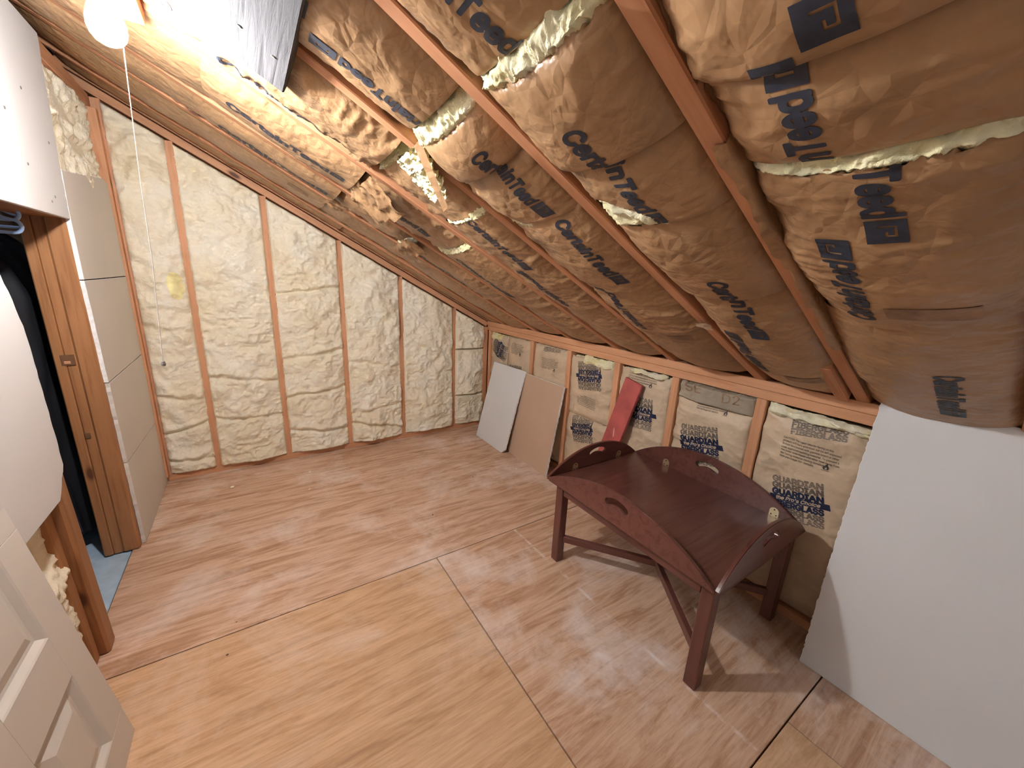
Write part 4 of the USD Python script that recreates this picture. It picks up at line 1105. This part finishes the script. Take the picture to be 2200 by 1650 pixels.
def leaf_outline(L, h, tip=0.006):
    n = 60
    u = np.linspace(0, L, n)
    q = 2 * u / L - 1
    R = ((L / 2) ** 2 + (h - tip) ** 2) / (2 * (h - tip))
    w = np.sqrt(R ** 2 - (q * L / 2) ** 2) - (R - (h - tip)) + tip
    g = Polygon([(0, 0)] + list(zip(u, w)) + [(L, 0)])
    a = np.linspace(-0.042, 0.042, 14)
    slot = LineString([(L / 2 + k, h * 0.70 - 6.5 * k * k) for k in a]).buffer(0.0125, quad_segs=6)
    return g.difference(slot), slot


def leaf(name, origin, ex, tilt_out, L, h, hinges, lab=None):
    """A hinged leaf: origin at its lower left corner, ex along its base, tilted outward from the tray."""
    ex = np.array(ex, float)
    out = np.cross(ex, [0, 0, 1.0])
    ez = math.cos(tilt_out) * np.array([0, 0, 1.0]) + math.sin(tilt_out) * out
    n = np.cross(ex, ez)
    X = np.eye(4)
    X[:3, 0], X[:3, 1], X[:3, 2], X[:3, 3] = ex, ez, n, origin
    g, slot = leaf_outline(L, h)
    th = 0.013
    slabs = [extrude(g.buffer(-0.0018), th), ]
    m = extrude(g, th - 0.003)
    m.apply_translation([0, 0, 0.0015])
    lf = part(tb, name, trimesh.util.concatenate([m] + slabs).apply_transform(X), MAHOGANY)
    for hx in hinges:
        pl = Polygon([(-0.017, 0.0), (0.017, 0.0)] + [(0.017 * math.cos(a), 0.022 + 0.017 * math.sin(a)) for a in np.linspace(0, math.pi, 16)])
        holes = union_all([Point(-0.009, 0.008).buffer(0.0028), Point(0.009, 0.008).buffer(0.0028), Point(0.0, 0.030).buffer(0.0028)])
        hm = extrude(pl, 0.0016)
        hm.apply_translation([hx, 0.004, -0.0014])
        hg = part(lf, 'hinge', hm.apply_transform(X), BRASS, label='brass butler hinge plate')
        sm = extrude(holes, 0.0012)
        sm.apply_translation([hx, 0.004, -0.0020])
        part(lf, 'hinge_screws', sm.apply_transform(X), DARK)
    return lf


tl = math.radians(8)
leaf('leaf', (TX0 + 0.002, TY1, TZ - 0.006), (0, -1, 0), -tl, TY1 - TY0, 0.118, (0.19, 0.59))
leaf('leaf', (TX1 - 0.002, TY0, TZ - 0.006), (0, 1, 0), -tl * 0.15, TY1 - TY0, 0.140, (0.10, 0.595))
leaf('leaf', (TX1, TY1 - 0.002, TZ - 0.006), (-1, 0, 0), -tl * 0.5, TX1 - TX0, 0.118, (0.14, 0.44))
leaf('leaf', (TX0, TY0 + 0.002, TZ - 0.006), (1, 0, 0), -tl * 0.3, TX1 - TX0, 0.130, (0.14, 0.44))

# ------------------------------------------------------------------ six-panel door laid on its long edge against the left wall
dr = thing('panel_door', 'white six-panel door lying on its long edge against the left wall', 'door')
du = np.array([-0.136, 0, 0.991])
du /= np.linalg.norm(du)
da = np.array([0, 1.0, 0])
DX = np.eye(4)
DX[:3, 0], DX[:3, 1], DX[:3, 2], DX[:3, 3] = da, du, np.cross(da, du), (-0.392, 1.233, 0.0)
if DX[0, 2] < 0:
    raise ValueError
DL, DH, DT = 2.03, 0.784, 0.035


def dpart(name, m, parent=dr):
    return part(parent, name, m.apply_transform(DX), PAINT)


def dbox(a0, a1, h0, h1, c=0.0015):
    return bx(a0, a1, h0, h1, -DT, 0.0, c)


cols = [(-0.300, -0.094), (-1.065, -0.394), (-1.800, -1.245)]
rows = [(0.094, 0.330), (0.452, 0.690)]
dpart('stile', dbox(-DL, 0, 0, rows[0][0]))
dpart('stile', dbox(-DL, 0, rows[1][1], DH))
for (a0, a1) in ((-0.094, 0.0), (-0.394, -0.300), (-1.245, -1.065), (-DL, -1.800)):
    dpart('rail', dbox(a0, a1, rows[0][0], rows[1][1], 0.0005))
for (a0, a1) in cols:
    dpart('mullion', dbox(a0, a1, rows[0][1], rows[1][0], 0.0005))
for (a0, a1) in cols:
    for (h0, h1) in rows:
        loops = []
        for ins, z in ((0.0, 0.0), (0.004, -0.002), (0.016, -0.0115), (0.024, -0.0125), (0.050, -0.003), (0.054, -0.002)):
            loops.append(np.array([(a0 + ins, h0 + ins, z), (a1 - ins, h0 + ins, z), (a1 - ins, h1 - ins, z), (a0 + ins, h1 - ins, z)]))
        V = np.vstack(loops)
        Fq = []
        for q in range(len(loops) - 1):
            for e in range(4):
                Fq.append((q * 4 + e, q * 4 + (e + 1) % 4, (q + 1) * 4 + (e + 1) % 4, (q + 1) * 4 + e))
        l0 = (len(loops) - 1) * 4
        Fq.append((l0, l0 + 1, l0 + 2, l0 + 3))
        Fq = np.array(Fq)
        m = trimesh.util.concatenate([trimesh.Trimesh(V, np.vstack([Fq[:, [0, 1, 2]], Fq[:, [0, 2, 3]]]), process=False), bx(a0 + 0.001, a1 - 0.001, h0 + 0.001, h1 - 0.001, -DT + 0.002, -0.018, 0.0003)])
        dpart('raised_panel', m)

# ------------------------------------------------------------------ bare bulb with its pull string
bl = thing('bulb_fixture', 'lit bare bulb in a white pull-chain lampholder under the rafters', 'light')
prof = [(0.0, -0.060), (0.012, -0.0585), (0.022, -0.053), (0.029, -0.043), (0.0325, -0.030), (0.032, -0.016), (0.027, 0.002), (0.020, 0.020), (0.0155, 0.034), (0.0140, 0.044)]
bulb = lathe([(r * 0.95, z * 0.95) for r, z in prof], 40)
bulb.apply_translation(BULB + [0, 0, 0.030])
part(bl, 'bulb', bulb, GLOW, smooth=True, label='glowing frosted bulb')
sk = lathe([(0.0, 0.105), (0.050, 0.105), (0.058, 0.098), (0.055, 0.088), (0.030, 0.078), (0.024, 0.062), (0.023, 0.040), (0.0175, 0.036), (0.0, 0.036)], 36)
sk.apply_translation(BULB + [0, 0, 0.030])
part(bl, 'lampholder', sk, SOCKET, smooth=40)
zt = BULB[2] + 0.135
zr = zroof(BULB[0])
beam(bl, 'mounting_block', (BULB[0], 1.08, zt + 0.019), (BULB[0], 1.53, zt + 0.019), 0.070, 0.038, FIR)
for y in (1.115, 1.505):
    beam(bl, 'hanger_strap', (BULB[0], y, zt + 0.03), (BULB[0], y, zr - 0.001), 0.036, 0.020, FIR, upv=(0, 1, 0))
sp = np.array([-0.150, 1.243, BULB[2] + 0.075])
bob = np.array([-0.189, 1.243, 1.030])
part(bl, 'pull_string', tube([sp, (-0.160, 1.243, 1.69), (-0.170, 1.243, 1.46), (-0.175, 1.243, 1.28), bob + [0, 0, 0.012]], 0.0010, 6), CORD)
part(bl, 'string_bob', lathe([(0.0, 0.0), (0.004, 0.001), (0.005, 0.006), (0.0035, 0.012), (0.0, 0.0135)], 14).apply_translation(bob), METAL)

# ------------------------------------------------------------------ the closet beyond the doorway
cl = setting('wall_closet', 'dim closet beyond the doorway')
part(cl, 'closet_floor', bx(-1.75, XL - 0.033, 0.9, 3.4, -0.03, -0.006), CARPET)
for (x0, x1, y0, y1, z0, z1) in ((-1.78, -1.75, 0.9, 3.4, 0, 2.3), (-1.75, XL - 0.126, 3.38, 3.40, 0, 2.3), (-1.75, XL - 0.126, 0.88, 0.90, 0, 2.3), (-1.78, XL - 0.126, 0.88, 3.4, 2.28, 2.3)):
    part(cl, 'closet_wall', bx(x0, x1, y0, y1, z0, z1), WALLPAINT)
part(cl, 'closet_lamp', trimesh.creation.icosphere(subdivisions=3, radius=0.05).apply_translation([-1.25, 2.1, 2.17]), usdkit.material(stage, T + 'closet_glow', {'e': ('emission', {'color': (0.62, 0.80, 1.0), 'strength': 26.0})}, [], surface='e.emission'))
rod = thing('closet_rod', 'closet rod behind the doorway, hung with dark clothes', 'rod')
part(rod, 'rod', tube([(-0.93, 0.92, 1.50), (-0.93, 3.36, 1.50)], 0.016, 14), METAL)
for i, (y, hw) in enumerate(((1.78, 0.17), (1.96, 0.18), (2.12, 0.20), (2.30, 0.20), (2.50, 0.2), (2.70, 0.2))):
    gm = thing('hanging_garment', ['dark navy garment hanging nearest the near jamb', 'second dark navy garment on the closet rod', 'dark navy garment below the pale blue hangers', 'black garment on the closet rod behind the navy ones', 'long black coat farther back on the closet rod', 'last dark coat on the closet rod'][i], 'clothing', 'dark clothes on the closet rod')
    n, m = 40, 30
    aa, zz = np.meshgrid(np.linspace(0, 2 * math.pi, n), np.linspace(0, 1, m), indexing='ij')
    zt_, zb_ = 1.43, 0.10 + 0.05 * (i % 3)
    w = hw * (0.55 + 0.45 * np.clip(zz * 6, 0, 1) ** 0.6) * (1 + 0.12 * zz)
    rr = 1 + 0.12 * np.sin(5 * aa + 2 * i) * zz + 0.16 * fbm(np.stack([np.cos(aa) * 2, np.sin(aa) * 2, zz * 4 + i * 5], -1), 3, 900 + i)
    px = -0.93 + w * 1.15 * np.cos(aa) * rr
    py = y + 0.060 * np.sin(aa) * rr
    pzz = zt_ - (zt_ - zb_) * zz - 0.10 * np.abs(np.cos(aa)) * (1 - zz)
    part(gm, 'cloth', clean(np.stack([px, py, pzz], -1).reshape(-1, 3), grid_faces(n, m, flip=True)), NAVY if i < 3 else BLACKCLOTH, smooth=True)


def hanger(label, y, x, z, turn):
    h = thing('coat_hanger', label, 'hanger', 'pale blue plastic hangers in the closet')
    hw, drop, r = 0.21, 0.12, 0.020
    pts = []
    for a in np.linspace(math.pi / 2, -math.pi / 2, 9):
        pts.append((hw + r * math.cos(a), -drop + r * math.sin(a)))
    pts = [(0.0, 0.0), (hw * 0.5, -drop * 0.42)] + [(hw * 0.93, -drop * 0.80)] + pts
    pts = pts + [(0.1, -drop - r), (-0.1, -drop - r)] + [(-a, b_) for a, b_ in pts[::-1][:-1]]
    c, s_ = math.cos(turn), math.sin(turn)
    P3 = [(x + a * c, y + a * s_, z + b_) for a, b_ in pts]
    part(h, 'hanger_body', tube(P3, 0.0055, 8, closed=True), HANGER, smooth=True)
    hk = [(x, y, z)] + [(x + 0.02 * math.sin(q) * c, y + 0.02 * math.sin(q) * s_, z + 0.045 - 0.02 * math.cos(q)) for q in np.linspace(0, 4.3, 14)]
    part(h, 'hook', tube(hk, 0.003, 8), HANGER, smooth=True)


hanger('upper pale blue plastic hanger at the closet doorway', 2.05, -0.832, 1.530, 0.05)
hanger('lower pale blue plastic hanger at the closet doorway', 2.02, -0.815, 1.488, -0.08)
hanger('pale blue plastic hanger half hidden behind the two front ones', 2.20, -0.86, 1.515, 0.12)

# ------------------------------------------------------------------ the wall behind the photographer with its window
wb = setting('wall_front', 'painted wall behind the photographer')
wx0, wx1, wz0, wz1 = -0.05, 1.15, 0.62, 1.42
top = lambda x: zroof(x) + 0.02
for pl_ in ([(XL - 0.1, -0.02), (wx0, -0.02), (wx0, top(wx0)), (XL - 0.1, top(XL - 0.1))], [(wx1, -0.02), (XK + 0.1, -0.02), (XK + 0.1, ZK), (wx1, top(wx1))],
            [(wx0, -0.02), (wx1, -0.02), (wx1, wz0), (wx0, wz0)], [(wx0, wz1), (wx1, wz1), (wx1, max(top(wx1), wz1 + 0.01)), (wx0, top(wx0))]):
    part(wb, 'wall_panel', trimesh.creation.extrude_polygon(Polygon(pl_).convex_hull, 0.03, engine='earcut').apply_transform(np.array([[1, 0, 0, 0], [0, 0, 1, YB - 0.03], [0, 1, 0, 0], [0, 0, 0, 1.0]])), WALLPAINT)
wn = setting('window_1', 'gable window behind the photographer')
for (a, b_, c_, d_) in ((wx0, wx1, wz0, wz0 + 0.04), (wx0, wx1, wz1 - 0.04, wz1), (wx0, wx0 + 0.04, wz0 + 0.04, wz1 - 0.04), (wx1 - 0.04, wx1, wz0 + 0.04, wz1 - 0.04)):
    part(wn, 'window_frame', bx(a, b_, YB - 0.03, YB + 0.01, c_, d_), PAINT)
part(wn, 'pane', bx(wx0 + 0.04, wx1 - 0.04, YB - 0.018, YB - 0.014, wz0 + 0.04, wz1 - 0.04, 0.0005), PANE)

# ------------------------------------------------------------------ crumbs on the floor
for i, (x, y, r, lab) in enumerate(((-0.195, 2.64, 0.010, 'tuft of white wool on the floor below the second bay of the gable wall'), (0.22, 2.63, 0.008, 'small white crumb on the floor below the third bay of the gable wall'),
                                    (0.19, 2.40, 0.006, 'tiny white crumb in the middle of the far floor'), (1.44, 2.02, 0.008, 'white gypsum crumb on the floor before the tan drywall offcut'))):
    t = thing('floor_crumb', lab, 'debris')
    s_ = trimesh.creation.icosphere(subdivisions=3, radius=1.0)
    s_.vertices *= (1 + 0.5 * fbm(s_.vertices * 2.2 + i, 3, 950 + i))[:, None]
    s_.apply_scale([r, r * 0.8, r * 0.5])
    part(t, 'crumb', s_.apply_translation([x, y, r * 0.42]), WOOL, smooth=True)
